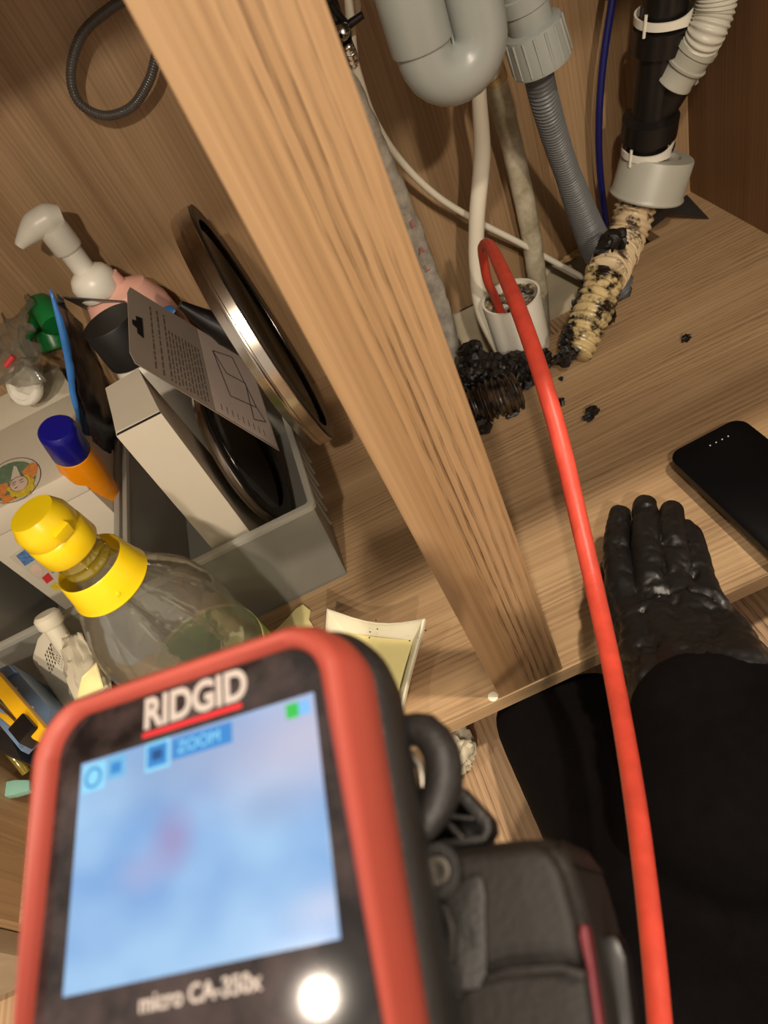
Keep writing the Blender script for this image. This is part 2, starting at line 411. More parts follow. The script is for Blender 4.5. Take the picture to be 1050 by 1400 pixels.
# splintered lower edge of the back panel beside the cut-out
blobs('splintered_edge', [(P(790, 345, y=.822), (.010, .006, .005)), (P(800, 338, y=.822), (.010, .006, .005)), (P(778, 352, y=.822), (.012, .005, .004))], M['torn'], cab, 3, .6)
box('worktop', (-1.6, .235, ZT), (1.6, .86, ZT + .03), M['beige'], None)
tag(bpy.data.objects['worktop'], 'beige worktop laid over the wooden sink cabinet', 'worktop')
nb = box('cabinet_door', (XL - .60, YF - .020, -.08), (XL - .012, YF - .001, ZT - .01), M['beige'], None, bv=.001)
tag(nb, 'plain beige cabinet door at the far left corner beside the open cabinet', 'door')
# round screw cover on the shelf by the post
lathe('screw_cover', P(674, 952, z=0), (0, 0, 1), [(0, .0006), (.0040, .0006), (.0044, .0003), (.0046, 0)], M['cream'], cab, 24)

# ================================================================ PIPES, RIGHT SIDE
# grey trap
tr = thing('drain_trap', 'smooth pale grey plastic U-bend trap at the top of the cabinet', 'pipe', tuple(P(610, 60, y=.56)))
yt = .57
a = P(568, -60, y=yt); b_ = P(566, 20, y=yt); c = P(598, 84, y=yt); d = P(640, 66, y=yt); e = P(644, 10, y=yt); f = P(622, -70, y=yt)
bl, brr = P(560, 0, y=yt), P(645, -20, y=yt)
r0 = RAD(80, P(600, 60, y=yt))
xl, xr_ = .146, .146 + 2.05 * r0
zc = .379
pts = [(xl, yt, ZT - .001), (xl, yt, zc + .16), (xl, yt, zc + .06), (xl, yt, zc)]
for k in range(1, 12):
    an = math.pi * (1 + k / 12); pts.append(((xl + xr_) / 2 + (xr_ - xl) / 2 * math.cos(an), yt, zc + (xr_ - xl) / 2 * math.sin(an)))
pts += [(xr_, yt, zc), (xr_, yt, zc + .06), (xr_, yt, zc + .16), (xr_, yt, ZT - .001)]
tube('u_bend', pts, r0 * .96, M['grey'], tr, 32, .004)
lathe('socket', (xl, yt, zc + .006), (0, 0, 1), [(r0 * .9, -.002), (r0 * 1.06, 0), (r0 * 1.08, .002), (r0 * 1.08, .05), (r0 * .9, .052)], M['grey'], tr)
box('web_fin', ((xl + xr_) / 2 - .001, yt - .004, zc - .012), ((xl + xr_) / 2 + .001, yt + .004, zc + .12), M['grey'], tr, bv=.0004)
# ribbed nut and grey corrugated hose
nt_ = thing('hose_coupling', 'pale grey ribbed coupling nut holding the grey corrugated hose', 'coupling', tuple(P(735, 60, y=.62)))
n1 = P(742, 88, y=.635); n0 = P(722, 20, y=.635)
ax = (n0 - n1).normalized(); rn = RAD(80, n1); hl = (n0 - n1).length
lathe('nut', n1 , ax, [(rn * .72, -.002), (rn, 0), (rn * 1.02, .004), (rn * .97, hl * .78), (rn * .90, hl * .8), (rn * .7, hl * .82)], M['grey'], nt_, 48)
u = ax.orthogonal().normalized(); s = ax.cross(u)
for k in range(16):
    an = 2 * math.pi * k / 16; dv = u * math.cos(an) + s * math.sin(an)
    rb = tube('rib', [n1 + dv * rn * .99 + ax * .002, n1 + dv * rn * .97 + ax * hl * .74], .0014, M['grey'], nt_, 6, .03)
lathe('tailpipe', n0 - ax * .012, ax, [(rn * .72, 0), (rn * .74, .001), (rn * .74, .018), (rn * .80, .019), (rn * .80, .03), (rn * .74, .031), (rn * .74, (ZT - n0.z) / ax.z - .012)], M['grey'], nt_, 36)
h0 = P(736, 95, y=.645)
tag(tube('corrugated_hose', [h0 + ax * .01, P(748, 150, y=.66), P(775, 235, y=.70), P(812, 330, y=.745), P(842, 385, z=.0) + V((0, 0.0, 0)), P(878, 432, z=-.05)], [RAD(39, h0)] * 3 + [RAD(42, P(812, 330, y=.745))] * 3, M['hosegrey'], None, 20, corr=(.0008, .0040)),
    'dark grey corrugated hose running from the ribbed nut into the floor cut-out', 'hose')
# white pipe, beige pipe, thin tube
tag(tube('water_pipe', [V((P(660, 20, y=.74).x, .78, ZT - .002)), P(664, 0, y=.76), P(660, 60, y=.72), P(655, 120, y=.71), P(659, 210, y=.73), P(652, 300, y=.735), P(652, 370, y=.735), P(664, 430, y=.725), P(700, 500, z=-.02)], [RAD(20, P(655, 120, y=.71))] * 4 + [RAD(23, P(655, 250, y=.73))] * 3 + [RAD(26, P(664, 430, y=.72))] * 2, M['pex'], None, 18),
    'smooth off-white pipe bending down past the white thin tube behind the red cable', 'pipe')
op = thing('old_pipe', 'grimy beige pipe behind the smooth white pipe', 'pipe', tuple(P(735, 440, y=.79)))
tube('pipe_body', [V((P(655, 40, y=.78).x, .785, ZT - .002)), P(655, 40, y=.78), P(672, 95, y=.785), P(700, 200, y=.79), P(722, 300, y=.795), P(734, 380, y=.80), P(742, 470, y=.81)], [RAD(30, P(700, 200, y=.79))] * 7, M['oldpipe'], op, 18, wob=.05)
tube('dirty_band', [P(669, 88, y=.785), P(678, 112, y=.786)], RAD(32, P(700, 200, y=.79)), M['torn'], op, 18, wob=.08)
tag(tube('thin_tube', [P(476, -10, y=.68), P(483, 70, y=.69), P(492, 110, y=.70), P(512, 165, y=.72), P(548, 220, y=.75), P(595, 266, y=.77), P(650, 301, y=.78), P(710, 332, y=.79), P(765, 362, y=.80), P(812, 388, y=.80)], .0040, M['pex'], None, 12),
    'thin white flexible tube sweeping from the valve across the back panel', 'tube')
# silver wrapped pipe
sp = thing('wrapped_pipe', 'silver plastic-wrapped pipe with faded red print beside the post', 'pipe', tuple(P(632, 540, z=0)))
spp = [P(440, 40, y=.70), P(486, 130, y=.70), P(524, 225, y=.715), P(563, 320, y=.725), P(598, 420, y=.73), P(616, 495, y=.72), P(628, 560, z=-.012) + V((0, .06, 0))]
tube('wrapping', spp, [RAD(w_, spp[2]) for w_ in (22, 24, 30, 36, 40, 40, 38)], M['foilpipe'], sp, 20, wob=.22, step=.004)
for (px, py, t_) in ((563, 312, 'E'), (574, 348, 'A'), (583, 372, 'L')):
    q = P(px, py, y=.700); uy = (P(px - 8, py - 20, y=.70) - q); ux = V((1, 0, .25))
    text_obj('faded_letter', t_, q, P(px + 12, py - 8, y=.70) - q, uy, .011, .0006, M['redink'], sp, .01)
# stop valve
vv = thing('stop_valve', 'small dark chrome stop valve with a cross handle above the thin tube', 'valve', tuple(P(470, 45, y=.675)))
vc = P(468, 38, y=.665)
lathe('valve_body', P(470, 52, y=.67), (V(P(455, 5, y=.67)) - P(470, 52, y=.67)), [(0, -.006), (.006, -.004), (.0075, .002), (.0075, .012), (.005, .014), (.005, .03)], M['black'], vv, 20)
for q in (P(496, 20, y=.66), P(452, 4, y=.66), P(462, 62, y=.66)):
    tube('handle_arm', [P(474, 36, y=.665), q], [.0035, .0028], M['black'], vv, 10)
lathe('handle_cap', P(469, 42, y=.655), (0, -1, .5), [(.0062, -.004), (.006, .002), (.004, .005), (0, .006)], M['chrome'], vv, 20)
tube('chain_fitting', [P(472, 55, y=.665), P(477, 66, y=.67), P(484, 84, y=.69)], .0042, M['steel'], vv, 12, corr=(.0012, .0042))
tag(tube('supply_tube', [V((P(475, -40, y=.70).x, .70, ZT - .002)), P(475, -40, y=.70), P(476, 20, y=.70)], .0042, M['pex'], None, 12), 'short white tube entering the stop valve from above', 'tube')
# blue cable
_b = P(842, -30, y=.79)
tag(tube('blue_cable', [V((P(858, -170, y=.79).x, .79, ZT - .002)), P(850, -90, y=.79), _b, P(834, 20, y=.79), P(824, 90, y=.79), P(819, 160, y=.79), P(820, 230, y=.795), P(829, 312, y=.80)], .0042, M['bluecable'], None, 12), 'dark blue cable hanging left of the black tee pipe', 'cable')
# braided hose loop on the left
tag(tube('braided_hose', [V((.03, .80, ZT - .002)), P(250, -60, y=.80), P(190, -12, y=.80), P(150, 12, y=.80), P(112, 48, y=.80), P(97, 100, y=.80), P(108, 140, y=.80), P(143, 158, y=.80), P(180, 146, y=.80), P(203, 112, y=.79), P(213, 78, y=.785), P(222, 40, y=.78), P(240, 0, y=.77), V((.005, .77, ZT - .002))], RAD(13, P(100, 100, y=.80)), M['darkfilm'], None, 14, corr=(.0003, .0025)),
    'thin grey braided hose looped against the back panel, top left', 'hose')
# black tee with clamps
te = thing('tee_fitting', 'black plastic tee fitting above the round white reducer', 'pipe fitting', tuple(P(892, 190, y=.745)))
t0, t1 = P(884, 206, y=.745), P(914, -30, y=.72); ax = (t1 - t0).normalized(); rt = RAD(56, t0); L = (t1 - t0).length
def along(px, py):
    q = P(px, py, y=.735); return max(0, (q - t0).dot(ax))
lathe('tee_body', t0, ax, [(rt * .95, -.01), (rt * .95, .004), (rt * .90, .02), (rt * .90, (ZT - t0.z) / ax.z - .02)], M['black'], te)
s0, s1 = along(888, 192), along(892, 160)
lathe('collar', t0, ax, [(rt, s0 - .001), (rt * 1.28, s0 + .001), (rt * 1.28, s1 - .001), (rt * .9, s1 + .003)], M['black'], te)
s0, s1 = along(905, 62), along(908, 24)
lathe('collar', t0, ax, [(rt * .9, s0 - .001), (rt * 1.18, s0 + .001), (rt * 1.18, s1 - .001), (rt * .9, s1 + .001)], M['black'], te)
b0, b1 = P(900, 150, y=.735), P(934, 95, y=.715)
tube('branch', [b0, b1], RAD(46, b0), M['black'], te, 28)
def clamp(px, py, nm='clamp_ring'):
    k = along(px, py); bm = bmesh.new(); sg = 44; ra = rt * 1.12
    u = V((1, 0, 0)); u = (u - ax * u.dot(ax)).normalized(); s = ax.cross(u)
    rr = []
    for i in range(sg):
        an = 2 * math.pi * i / sg; dv = u * math.cos(an) + s * math.sin(an)
        hgt = .0042 + .0035 * max(0, math.cos(an - 5.5)) ** 6
        c0 = t0 + ax * k
        rr.append([bm.verts.new(c0 + dv * (ra + q[0]) + ax * q[1]) for q in ((0, -hgt), (.002, -hgt), (.002, hgt * .8), (0, hgt * .8))])
    for i in range(sg):
        A, B = rr[i], rr[(i + 1) % sg]
        for j in range(4): bm.faces.new((A[j], A[(j + 1) % 4], B[(j + 1) % 4], B[j]))
    cr = bm_obj(nm, bm, M['white'], te)
    # tab with slot opening
    an = 5.5; dv = u * math.cos(an) + s * math.sin(an)
    tn = -u * math.sin(an) + s * math.cos(an)
    hexa('clamp_slot', [t0 + ax * (k + z_) + dv * (ra + .0022) + tn * x_ for x_, z_ in ((-.006, -.0025), (.006, -.0015), (.006, .0035), (-.006, .0015))] +
         [t0 + ax * (k + z_) + dv * (ra + .0030) + tn * x_ for x_, z_ in ((-.006, -.0025), (.006, -.0015), (.006, .0035), (-.006, .0015))], M['black'], cr)
    an = 3.5; dv = u * math.cos(an) + s * math.sin(an)
    tube('clamp_tab', [t0 + ax * (k - .010) + dv * (ra + .002), t0 + ax * (k + .010) + dv * (ra + .002)], .0016, M['white'], cr, 8)
clamp(886, 207); clamp(908, 12)
# grey nut and pale hose on the branch
bn = thing('branch_coupling', 'pale grey double-ring coupling on the slanted branch of the black tee', 'coupling', tuple(b1))
c0, c1 = P(921, 112, y=.715), P(954, 62, y=.70); ax2 = (c1 - c0).normalized(); L2 = (c1 - c0).length; r2 = RAD(52, c0)
lathe('coupling_nut', c0, ax2, [(r2 * .8, -.002), (r2 * 1.0, 0), (r2 * 1.0, .002), (r2 * .95, .004), (r2 * .97, L2 * .48), (r2 * 1.1, L2 * .5), (r2 * 1.12, L2 * .56), (r2 * 1.0, L2 * .58), (r2 * 1.02, L2 * .88), (r2 * 1.1, L2 * .9), (r2 * 1.08, L2 * 1.05), (r2 * .8, L2 * 1.06)], M['grey2'], bn, 40)
hexa('latch', [c0 + v for v in (V((.020, -.006, -.012)), V((.026, -.004, -.012)), V((.026, .004, -.008)), V((.020, .004, -.008)), V((.020, -.006, -.004)), V((.026, -.004, -.002)), V((.026, .004, 0)), V((.020, .004, 0)))], M['grey2'], bn, .0008)
tag(tube('drain_hose', [P(950, 70, y=.702), P(966, 44, y=.69), P(978, 10, y=.69), P(982, -40, y=.69), P(975, -90, y=.69), V((P(975, -90, y=.69).x, .69, ZT - .002))], RAD(50, c1), M['hoselight'], None, 24, corr=(.0009, .0042)),
    'pale grey corrugated drain hose curling up from the slanted coupling, top right', 'hose')
# white reducer
q0, q1 = P(883, 268, y=.745), P(900, 212, y=.745); axr = (q1 - q0).normalized(); Lr = (q1 - q0).length; rr_ = RAD(95, q0)
rd = thing('pipe_reducer', 'round grey-white pipe reducer sitting under the black tee', 'pipe fitting', tuple(q0))
lathe('reducer_body', q0, axr, [(0, .002), (rr_ * .9, .001), (rr_ * 1.03, 0), (rr_ * 1.05, .002), (rr_ * 1.0, .006), (rr_ * .99, Lr - .002), (rr_ * .96, Lr), (rr_ * .62, Lr + .0005), (rr_ * .60, Lr - .004), (0, Lr - .004)], M['grey2'], rd, 48)
# fouled hose hanging out
fh = thing('fouled_hose', 'short beige corrugated hose caked with black sludge below the reducer', 'hose', tuple(P(788, 488, z=0)))
fp = [P(872, 275, y=.745), P(864, 300, y=.738), P(850, 335, y=.722), P(828, 380, z=.062), P(808, 430, z=.047), P(786, 484, z=.026)]
tube('hose_wall', fp[:4], [RAD(52, fp[1])] * 4, M['dirty'], fh, 28, corr=(.0014, .0085), wob=.08)
tube('hose_wall', fp[3:], [RAD(50, fp[3]), RAD(50, fp[4]), RAD(44, fp[5])], M['dirty2'], fh, 28, corr=(.0018, .0095), wob=.12)
g = []
random.seed(4)
for k in range(34):
    t = random.random(); c = P(835 + 24 * (random.random() - .5) - 16 * (t - .5), 345 + 52 * (t - .5), y=.672 + .02 * random.random())
    g.append((c, (.006 + .007 * random.random(), .005 + .004 * random.random(), .005 + .005 * random.random())))
g += [(P(866, 350, y=.70), (.004, .004, .008)), (P(868, 335, y=.70), (.004, .004, .005)), (P(850, 318, y=.70), (.006, .004, .004))]
blobs('sludge', g, M['sludge'], fh, 2, .6)
g = []
for k in range(26):
    t = random.random(); c = P(779 + 34 * (1 - t) - 8 * random.random(), 484 - 105 * (1 - t) + 5 * random.random(), z=.038 + .015 * random.random())
    g.append((c + V((-.006, 0, 0)), .003 + .004 * random.random()))
for k in range(16):
    g.append((P(770 + 16 * random.random(), 455 + 40 * random.random(), z=.03 + .01 * random.random()), .004 + .003 * random.random()))
g += [(P(838, 430, z=.03), (.004, .004, .008)), (P(836, 415, z=.035), (.004, .005, .005)), (P(832, 440, z=.02), (.006, .004, .004))]
blobs('sludge_crust', g, M['sludge'], fh, 2, .6)
# dark plastic sheet corner
tag(prism('rubber_sheet', [P(893, 282, z=.045), P(926, 276, z=.04), P(939, 266, z=.03), P(969, 298, z=.003), P(917, 291, z=.02), P(878, 321, z=.0)], (0, 0, -.0015), M['blackm'], None), 'black rubber sheet folded in the back right corner behind the reducer', 'sheet')
# white standpipe
pc = P(698, 405, z=.075); rs = RAD(80, pc)
st = thing('standpipe', 'white open drain pipe with a broken dirty rim that the red cable enters', 'pipe', (pc.x, pc.y, -.1))
lathe('pipe_wall', (pc.x, pc.y, -.10), (0, 0, 1), [(rs * .97, 0), (rs * .97, .12), (rs * 1.0, .173), (rs * 1.0, .175), (rs * .92, .175), (rs * .9, .12), (rs * .88, .10), (0, .10)], M['white'], st, 48)
g = [(V((pc.x + rs * .72 * math.cos(a), pc.y + rs * .72 * math.sin(a), .064 + .006 * math.sin(a * 3))), (.009, .006, .006)) for a in (2.6, 2.0, 1.5, .9, .3, -.3, -.8)]
g += [(V((pc.x + .010, pc.y - .004, .050)), (.018, .016, .008))]
blobs('dirt', g, spots('brown_dirt', rgb(24, 17, 12), rgb(150, 130, 96), 120, .42, .62, .5, .8), st, 3, .6)
# sludge heaps at the floor cut-out
g = []
random.seed(9)
for k in range(30): g.append((P(655 + 85 * random.random(), 498 + 22 * random.random() , z=.006 + .016 * random.random()), .008 + .009 * random.random()))
for k in range(8): g.append((P(738 + 10 * random.random(), 484 + 16 * random.random(), z=.008), .006 + .004 * random.random()))
tag(blobs('sludge_heap', g, M['sludge'], None, 3, .5), 'wet black sludge heap lying around the end of the white pipe', 'sludge')
g = []
for k in range(14): g.append((P(636 + 15 * random.random(), 474 + 50 * random.random(), z=.015 + .02 * random.random()), .006 + .006 * random.random()))
tag(blobs('sludge_clump', g, M['sludge'], None, 3, .5), 'black crusty clump leaning against the silver wrapped pipe', 'sludge')
sb = thing('blackened_hose_stub', 'blackened corrugated hose stub lying on the shelf right of the post', 'hose', tuple(P(675, 545, z=0)))
tube('stub_wall', [P(648, 556, z=.018), P(668, 548, z=.019), P(690, 540, z=.020), P(708, 532, z=.019)], [.021, .022, .021, .019], spots('charred_hose', rgb(14, 10, 8), rgb(84, 66, 48), 70, .42, .72, .35, .6), sb, 26, corr=(.0022, .0072), wob=.22)
g = []
for k in range(22): g.append((P(645 + 18 * random.random(), 535 + 50 * random.random(), z=.012 * random.random()+.004), .004 + .005 * random.random()))
g += [(P(700, 566, z=.004), (.009, .005, .003)), (P(655, 586, z=.003), (.007, .004, .003)), (P(646, 520, z=.02), .008), (P(655, 510, z=.02), .007)]
blobs('crust', g, M['sludge'], sb, 2, .6)
# crumbs
for (px, py, s_, lb) in ((808, 565, (.011, .0055, .004), 'largest black crumb on the shelf between red cable and slab'), (938, 462, (.0055, .004, .003), 'lone small black crumb far right on the shelf'),
                         (765, 550, (.006, .005, .004), 'black crumb touching the right edge of the red cable'), (767, 518, (.0025, .0025, .002), 'tiny black crumb below the end of the fouled hose')):
    q = P(px, py, z=s_[2] * .8); bm = bmesh.new(); blob_bm(bm, (0, 0, 0), s_, px * .1, 3, .8, 2.2)
    bmesh.ops.rotate(bm, cent=(0, 0, 0), matrix=Matrix.Rotation(.5, 3, 'Z'), verts=bm.verts); bmesh.ops.translate(bm, vec=q, verts=bm.verts)
    tag(bm_obj('sludge_crumb', bm, M['sludge'], None), lb, 'crumb', 'black crumbs scattered on the shelf')

# ================================================================ RED CABLE
_i0 = P(682, 420, z=.070); _i1 = P(676, 405, z=.095)
cb = [(pc.x - .012, pc.y, .010), (_i0.x, _i0.y, _i0.z), (_i1.x, _i1.y, _i1.z), (667, 385, .775), (662, 360, .75), (660, 338, .72), (669, 335, .69), (683, 362, .64), (706, 415, .575), (736, 500, .53), (764, 595, .51), (789, 700, .50), (812, 800, .485), (834, 900, .455), (853, 1000, .42), (869, 1100, .39), (882, 1200, .37), (893, 1300, .355), (902, 1400, .345), (909, 1500, .335), (914, 1600, .33), (917, 1700, .33)]
rw = [11, 11.5, 12, 12.5, 13, 14, 15, 19, 22.5, 24, 25, 25, 25.5, 26.5, 28, 30, 31.5, 33, 34, 34]
cpts = [V(q) if abs(q[0]) < 5 else P(q[0], q[1], d=q[2]) for q in cb]
tag(tube('inspection_cable', cpts, [RAD(w_, q) for w_, q in zip(rw + [34, 34], cpts)], M['red'], None, 24, step=.008),
    'thick red-orange inspection cable curving out of the white drain pipe', 'cable')

# ================================================================ BLACK SLAB (right edge)
sl = thing('phone', 'black rounded phone-like slab with four tiny white dots on the shelf', 'phone', tuple(P(1010, 660, z=0)))
zt = .020
c0, c1, c2 = P(911, 622, z=zt), P(1036, 556, z=zt), P(1062, 766, z=zt)
e1 = (c1 - c0).normalized(); e2 = (c2 - c0); e2 = (e2 - e1 * e2.dot(e1)).normalized()
Wd, Ln, rc = .078, .155, .013
def rrect(w_, h_, r, n=7):
    out = []
    for (cx, cy, a0) in ((w_ - r, r, -90), (w_ - r, h_ - r, 0), (r, h_ - r, 90), (r, r, 180)):
        for k in range(n + 1):
            a = math.radians(a0 + 90 * k / n); out.append((cx + r * math.cos(a), cy + r * math.sin(a)))
    return out
prism('phone_body', [c0 + e1 * x + e2 * y for x, y in rrect(Wd, Ln, rc)], (0, 0, -.010), M['phone'], sl, .0008)
for k in range(4):
    q = P(971 + 8.2 * k, 609 - 4.2 * k, z=zt + .0002)
    lathe('indicator_dot', q, (0, 0, 1), [(.0006, -.0002), (.0006, .0003), (0, .0004)], emis('dot_light', (1, .95, .85, 1), .5), sl, 10)

# ================================================================ BINS
def bin_(name, label, x0, x1, y0, y1, h, tap):
    t = thing(name, label, 'storage bin', ((x0 + x1) / 2, (y0 + y1) / 2, 0), 'frosted plastic bins')
    th = .002
    outer_b = [(x0 + tap, y0 + .002), (x1 - tap, y0 + .002), (x1 - tap, y1 - tap), (x0 + tap, y1 - tap)]
    outer_t = [(x0 + .003, y0 + .001), (x1 - .003, y0 + .001), (x1 - .003, y1 - .003), (x0 + .003, y1 - .003)]
    def inset(p, d): return [(p[0][0] + d, p[0][1] + d), (p[1][0] - d, p[1][1] + d), (p[2][0] - d, p[2][1] - d), (p[3][0] + d, p[3][1] - d)]
    bm = bmesh.new()
    R = [[bm.verts.new((x, y, z)) for x, y in p] for p, z in ((outer_b, 0), (outer_t, h - .003), (inset(outer_t, th), h - .003), (inset(outer_b, th), .002))]
    for a, b in zip(R[:-1], R[1:]):
        for k in range(4): bm.faces.new((a[k], a[(k + 1) % 4], b[(k + 1) % 4], b[k]))
    bm.faces.new(R[0][::-1]); bm.faces.new(R[3])
    bm_obj('basin', bm, M['bin'], t)
    bm = bmesh.new(); o_ = rrect(x1 - x0, y1 - y0, .006, 4); i_ = rrect(x1 - x0 - .012, y1 - y0 - .012, .004, 4)
    O = [(x0 + a, y0 + b) for a, b in o_]; I = [(x0 + .006 + a, y0 + .006 + b) for a, b in i_]
    R = [[bm.verts.new((x, y, z)) for x, y in p] for p, z in ((O, h - .006), (O, h - .001), ([(a + (c - a) * .2, b + (d - b) * .2) for (a, b), (c, d) in zip(O, I)], h), (I, h), (I, h - .006))]
    n = len(O)
    for a, b in zip(R, R[1:] + R[:1]):
        for k in range(n): bm.faces.new((a[k], a[(k + 1) % n], b[(k + 1) % n], b[k]))
    bm_obj('rim', bm, M['rim'], t)
    for k in range(6):
        yy = y0 + .05 + k * .022
        box('side_rib', (x1 - .009, yy, .03), (x1 - .0065, yy + .002, h - .012), M['rim'], t, bv=0)
    return t
bin_('storage_bin', 'frosted plastic bin nearest the post holding the tall white carton', -.302, -.094, .470, .765, .113, .014)
bin_('storage_bin', 'frosted plastic bin by the left side holding the picture carton and orange bottle', -.487, -.306, .487, .765, .113, .012)

# tall white carton
k0, k1 = P(162, 600, y=.490), P(218, 562, y=.490); zt = (k0.z + k1.z) / 2
ka, kb = P(145, 532, z=zt), P(190, 505, z=zt)
x0, x1 = P(290, 750, y=.49).x, P(337, 722, y=.49).x
ct = thing('white_carton', 'plain white narrow carton standing upright in the right bin', 'box', ((k0.x + k1.x) / 2, .52, .003))
B = [V((x0 - .004, .492, .004)), V((x1 - .004, .492, .004)), V((x1 - .004, .56, .004)), V((x0 - .004, .56, .004))]
T = [V((k0.x, .490, zt)), V((k1.x, .490, zt)), V((kb.x, kb.y, zt)), V((ka.x, ka.y, zt))]
B[2].y = kb.y; B[3].y = ka.y
hexa('carton_body', B + T, M['carton'], ct, .0006)
up_ = V((0, 0, .0012))
hexa('top_flap', [T[0] + V((.001, .0035, .0002)), T[1] + V((-.001, .0035, .0002)), T[2] + up_ * .2, T[3] + up_ * .2, T[0] + V((.001, .0035, .0016)), T[1] + V((-.001, .0035, .0012)), T[2] + up_, T[3] + up_], M['carton'], ct)
hexa('flap_slit', [T[0] + V((.0005, .0005, .0001)), T[1] + V((-.0005, .0005, .0001)), T[1] + V((-.001, .0035, .0001)), T[0] + V((.001, .0035, .0001)), T[0] + V((.0005, .0005, .0004)), T[1] + V((-.0005, .0005, .0004)), T[1] + V((-.001, .0035, .0004)), T[0] + V((.001, .0035, .0004))], M['inkblack'], ct)

# lids
def lid(label, c, r, n, th, group, knob=True, glass='darkglass', ringw=.012):
    t = thing('pot_lid', label, 'pot lid', tuple(V(c) - V((0, 0, r))), group)
    n = V(n).normalized()
    lathe('steel_rim', c, n, [(r - ringw, .0005), (r - .001, 0), (r, .001), (r, th * .45), (r - .0016, th * .5), (r - .0016, th * .6), (r - .0008, th * .66), (r - .003, th), (r - .006, th + .0008), (r - .006, th * .8), (r - ringw, .003), (r - ringw, .0005)], M['steel'], t, 96)
    lathe('inner_band', c, -n, [(r - ringw - .004, 0), (r - .004, .0006), (r - .0015, .0004), (r - .001, .0022), (r - .004, .003), (r - ringw - .004, .001)], M['black'], t, 96)
    lathe('glass_pane', c, n, [(0, th * 1.1 + .006), (r * .5, th * 1.0 + .004), (r * .8, th * .8), (r - ringw, .0035), (r - ringw, .001), (r * .8, th * .8 - .003), (r * .5, th + .001), (0, th * 1.1 + .003)], M[glass], t, 64)
    return t, n
lt, ln = lid('large steel-rimmed pot lid standing on edge beside the post, handle to the left', (-.070, .670, .190), .137, (-1, -.04, -.06), .022, 'pot lids')
kc = V((-.070, .670, .190)) + ln * .026
tube('handle_stem', [kc, P(345, 480, y=.645), P(325, 462, y=.64)], [.013, .0135, .012], M['black'], lt, 18)
bm = bmesh.new()
tube('x', [P(335, 470, y=.64), P(310, 452, y=.64), P(280, 436, y=.64), P(246, 416, y=.64)], [.014, .016, .010, .004], M['black'], None, 16, bm=bm)
bm_obj('handle_grip', bm, M['black'], lt)
q = P(330, 478, y=.685)
hexa('steam_vent', [P(315, 463, y=0.6220), P(322, 459, y=0.6220), P(336, 487, y=0.6220), P(330, 492, y=0.6220), P(315, 463, y=0.6280), P(322, 459, y=0.6280), P(336, 487, y=0.6280), P(330, 492, y=0.6280)], M['steel'], lt, .0004)
hexa('vent_slot', [P(317.5, 464.5, y=0.6215), P(321.5, 462, y=0.6215), P(333.5, 486, y=0.6215), P(330.5, 488.5, y=0.6215), P(317.5, 464.5, y=0.6240), P(321.5, 462, y=0.6240), P(333.5, 486, y=0.6240), P(330.5, 488.5, y=0.6240)], M['inkblack'], lt)
l2, ln2 = lid('smaller dark pot lid leaning in the right bin beside the white carton', (-.150, .612, .104), .090, (-1, .05, -.07), .010, 'pot lids', glass='darkglass')

# hang card
cdt = thing('hang_card', 'grey hang card with a punched slot and small printed text on the right bin', 'card', tuple(P(300, 560, z=.12)))
cA, cB, cD = P(174, 390, z=.305), P(342, 493, z=.165), P(178, 492, z=.285)
_n = (cB - cA).cross(cD - cA); _r = ray(382, 616); cC = CAM + _r * ((cA - CAM).dot(_n) / _r.dot(_n))
nrm = (cB - cA).cross(cD - cA).normalized()
if nrm.dot(CAM - cA) < 0: nrm = -nrm
def cp(u, v, h=0): return (cA * (1 - u) + cB * u) * (1 - v) + (cD * (1 - u) + cC * u) * v + nrm * h
oc = [cp(.0, .10), cp(.02, .0), cp(1, 0), cp(1, 1), cp(.03, 1), cp(.0, .9)]
prism('card_sheet', oc, -nrm * .0008, M['card'], cdt, smooth=False)
hexa('printed_panel', [cp(.53, .01, h) for h in (.0003,)] + [cp(.99, .01, .0003), cp(.99, .98, .0003), cp(.53, .98, .0003)] + [cp(.53, .01, .0001), cp(.99, .01, .0001), cp(.99, .98, .0001), cp(.53, .98, .0001)], M['cardpink'], cdt)
def strip(bm, u0, v0, u1, v1, w_):
    a, b = cp(u0, v0, .0006), cp(u1, v1, .0006); dd = (b - a).normalized().cross(nrm) * w_
    vs = [bm.verts.new(p) for p in (a - dd, a + dd, b + dd, b - dd)]; bm.faces.new(vs)
bm = bmesh.new(); random.seed(3)
for k in range(15):
    u = .15 + k * .024; v = .30 if k > 4 else .12
    if k in (1, 3): continue
    vv_ = v
    while vv_ < .93:
        l_ = .03 + .06 * random.random(); strip(bm, u, vv_, u, min(.95, vv_ + l_), .00045 if k > 4 else .0006); vv_ += l_ + .018
o = bm_obj('printed_text', bm, M['ink'], cdt, False)
bm = bmesh.new()
D = [(.62, .20), (.80, .12), (.90, .62), (.68, .68), (.62, .20), (.70, .40), (.86, .38), (.84, .80), (.95, .74), (.90, .62)]
for a, b in zip(D[:-1], D[1:]): strip(bm, a[0], a[1], b[0], b[1], .0007)
for k in range(9): strip(bm, .58 + .04 * k, .86, .58 + .04 * k, .93, .0004)
bm_obj('diagram_print', bm, M['ink'], cdt, False)
hexa('hang_slot', [cp(.045, .38, .0005), cp(.085, .36, .0005), cp(.085, .62, .0005), cp(.05, .60, .0005), cp(.045, .38, .0009), cp(.085, .36, .0009), cp(.085, .62, .0009), cp(.05, .60, .0009)], M['inkblack'], cdt)
hexa('hang_slot_notch', [cp(.02, .46, .0005), cp(.05, .44, .0005), cp(.05, .54, .0005), cp(.02, .52, .0005), cp(.02, .46, .0009), cp(.05, .44, .0009), cp(.05, .54, .0009), cp(.02, .52, .0009)], M['inkblack'], cdt)

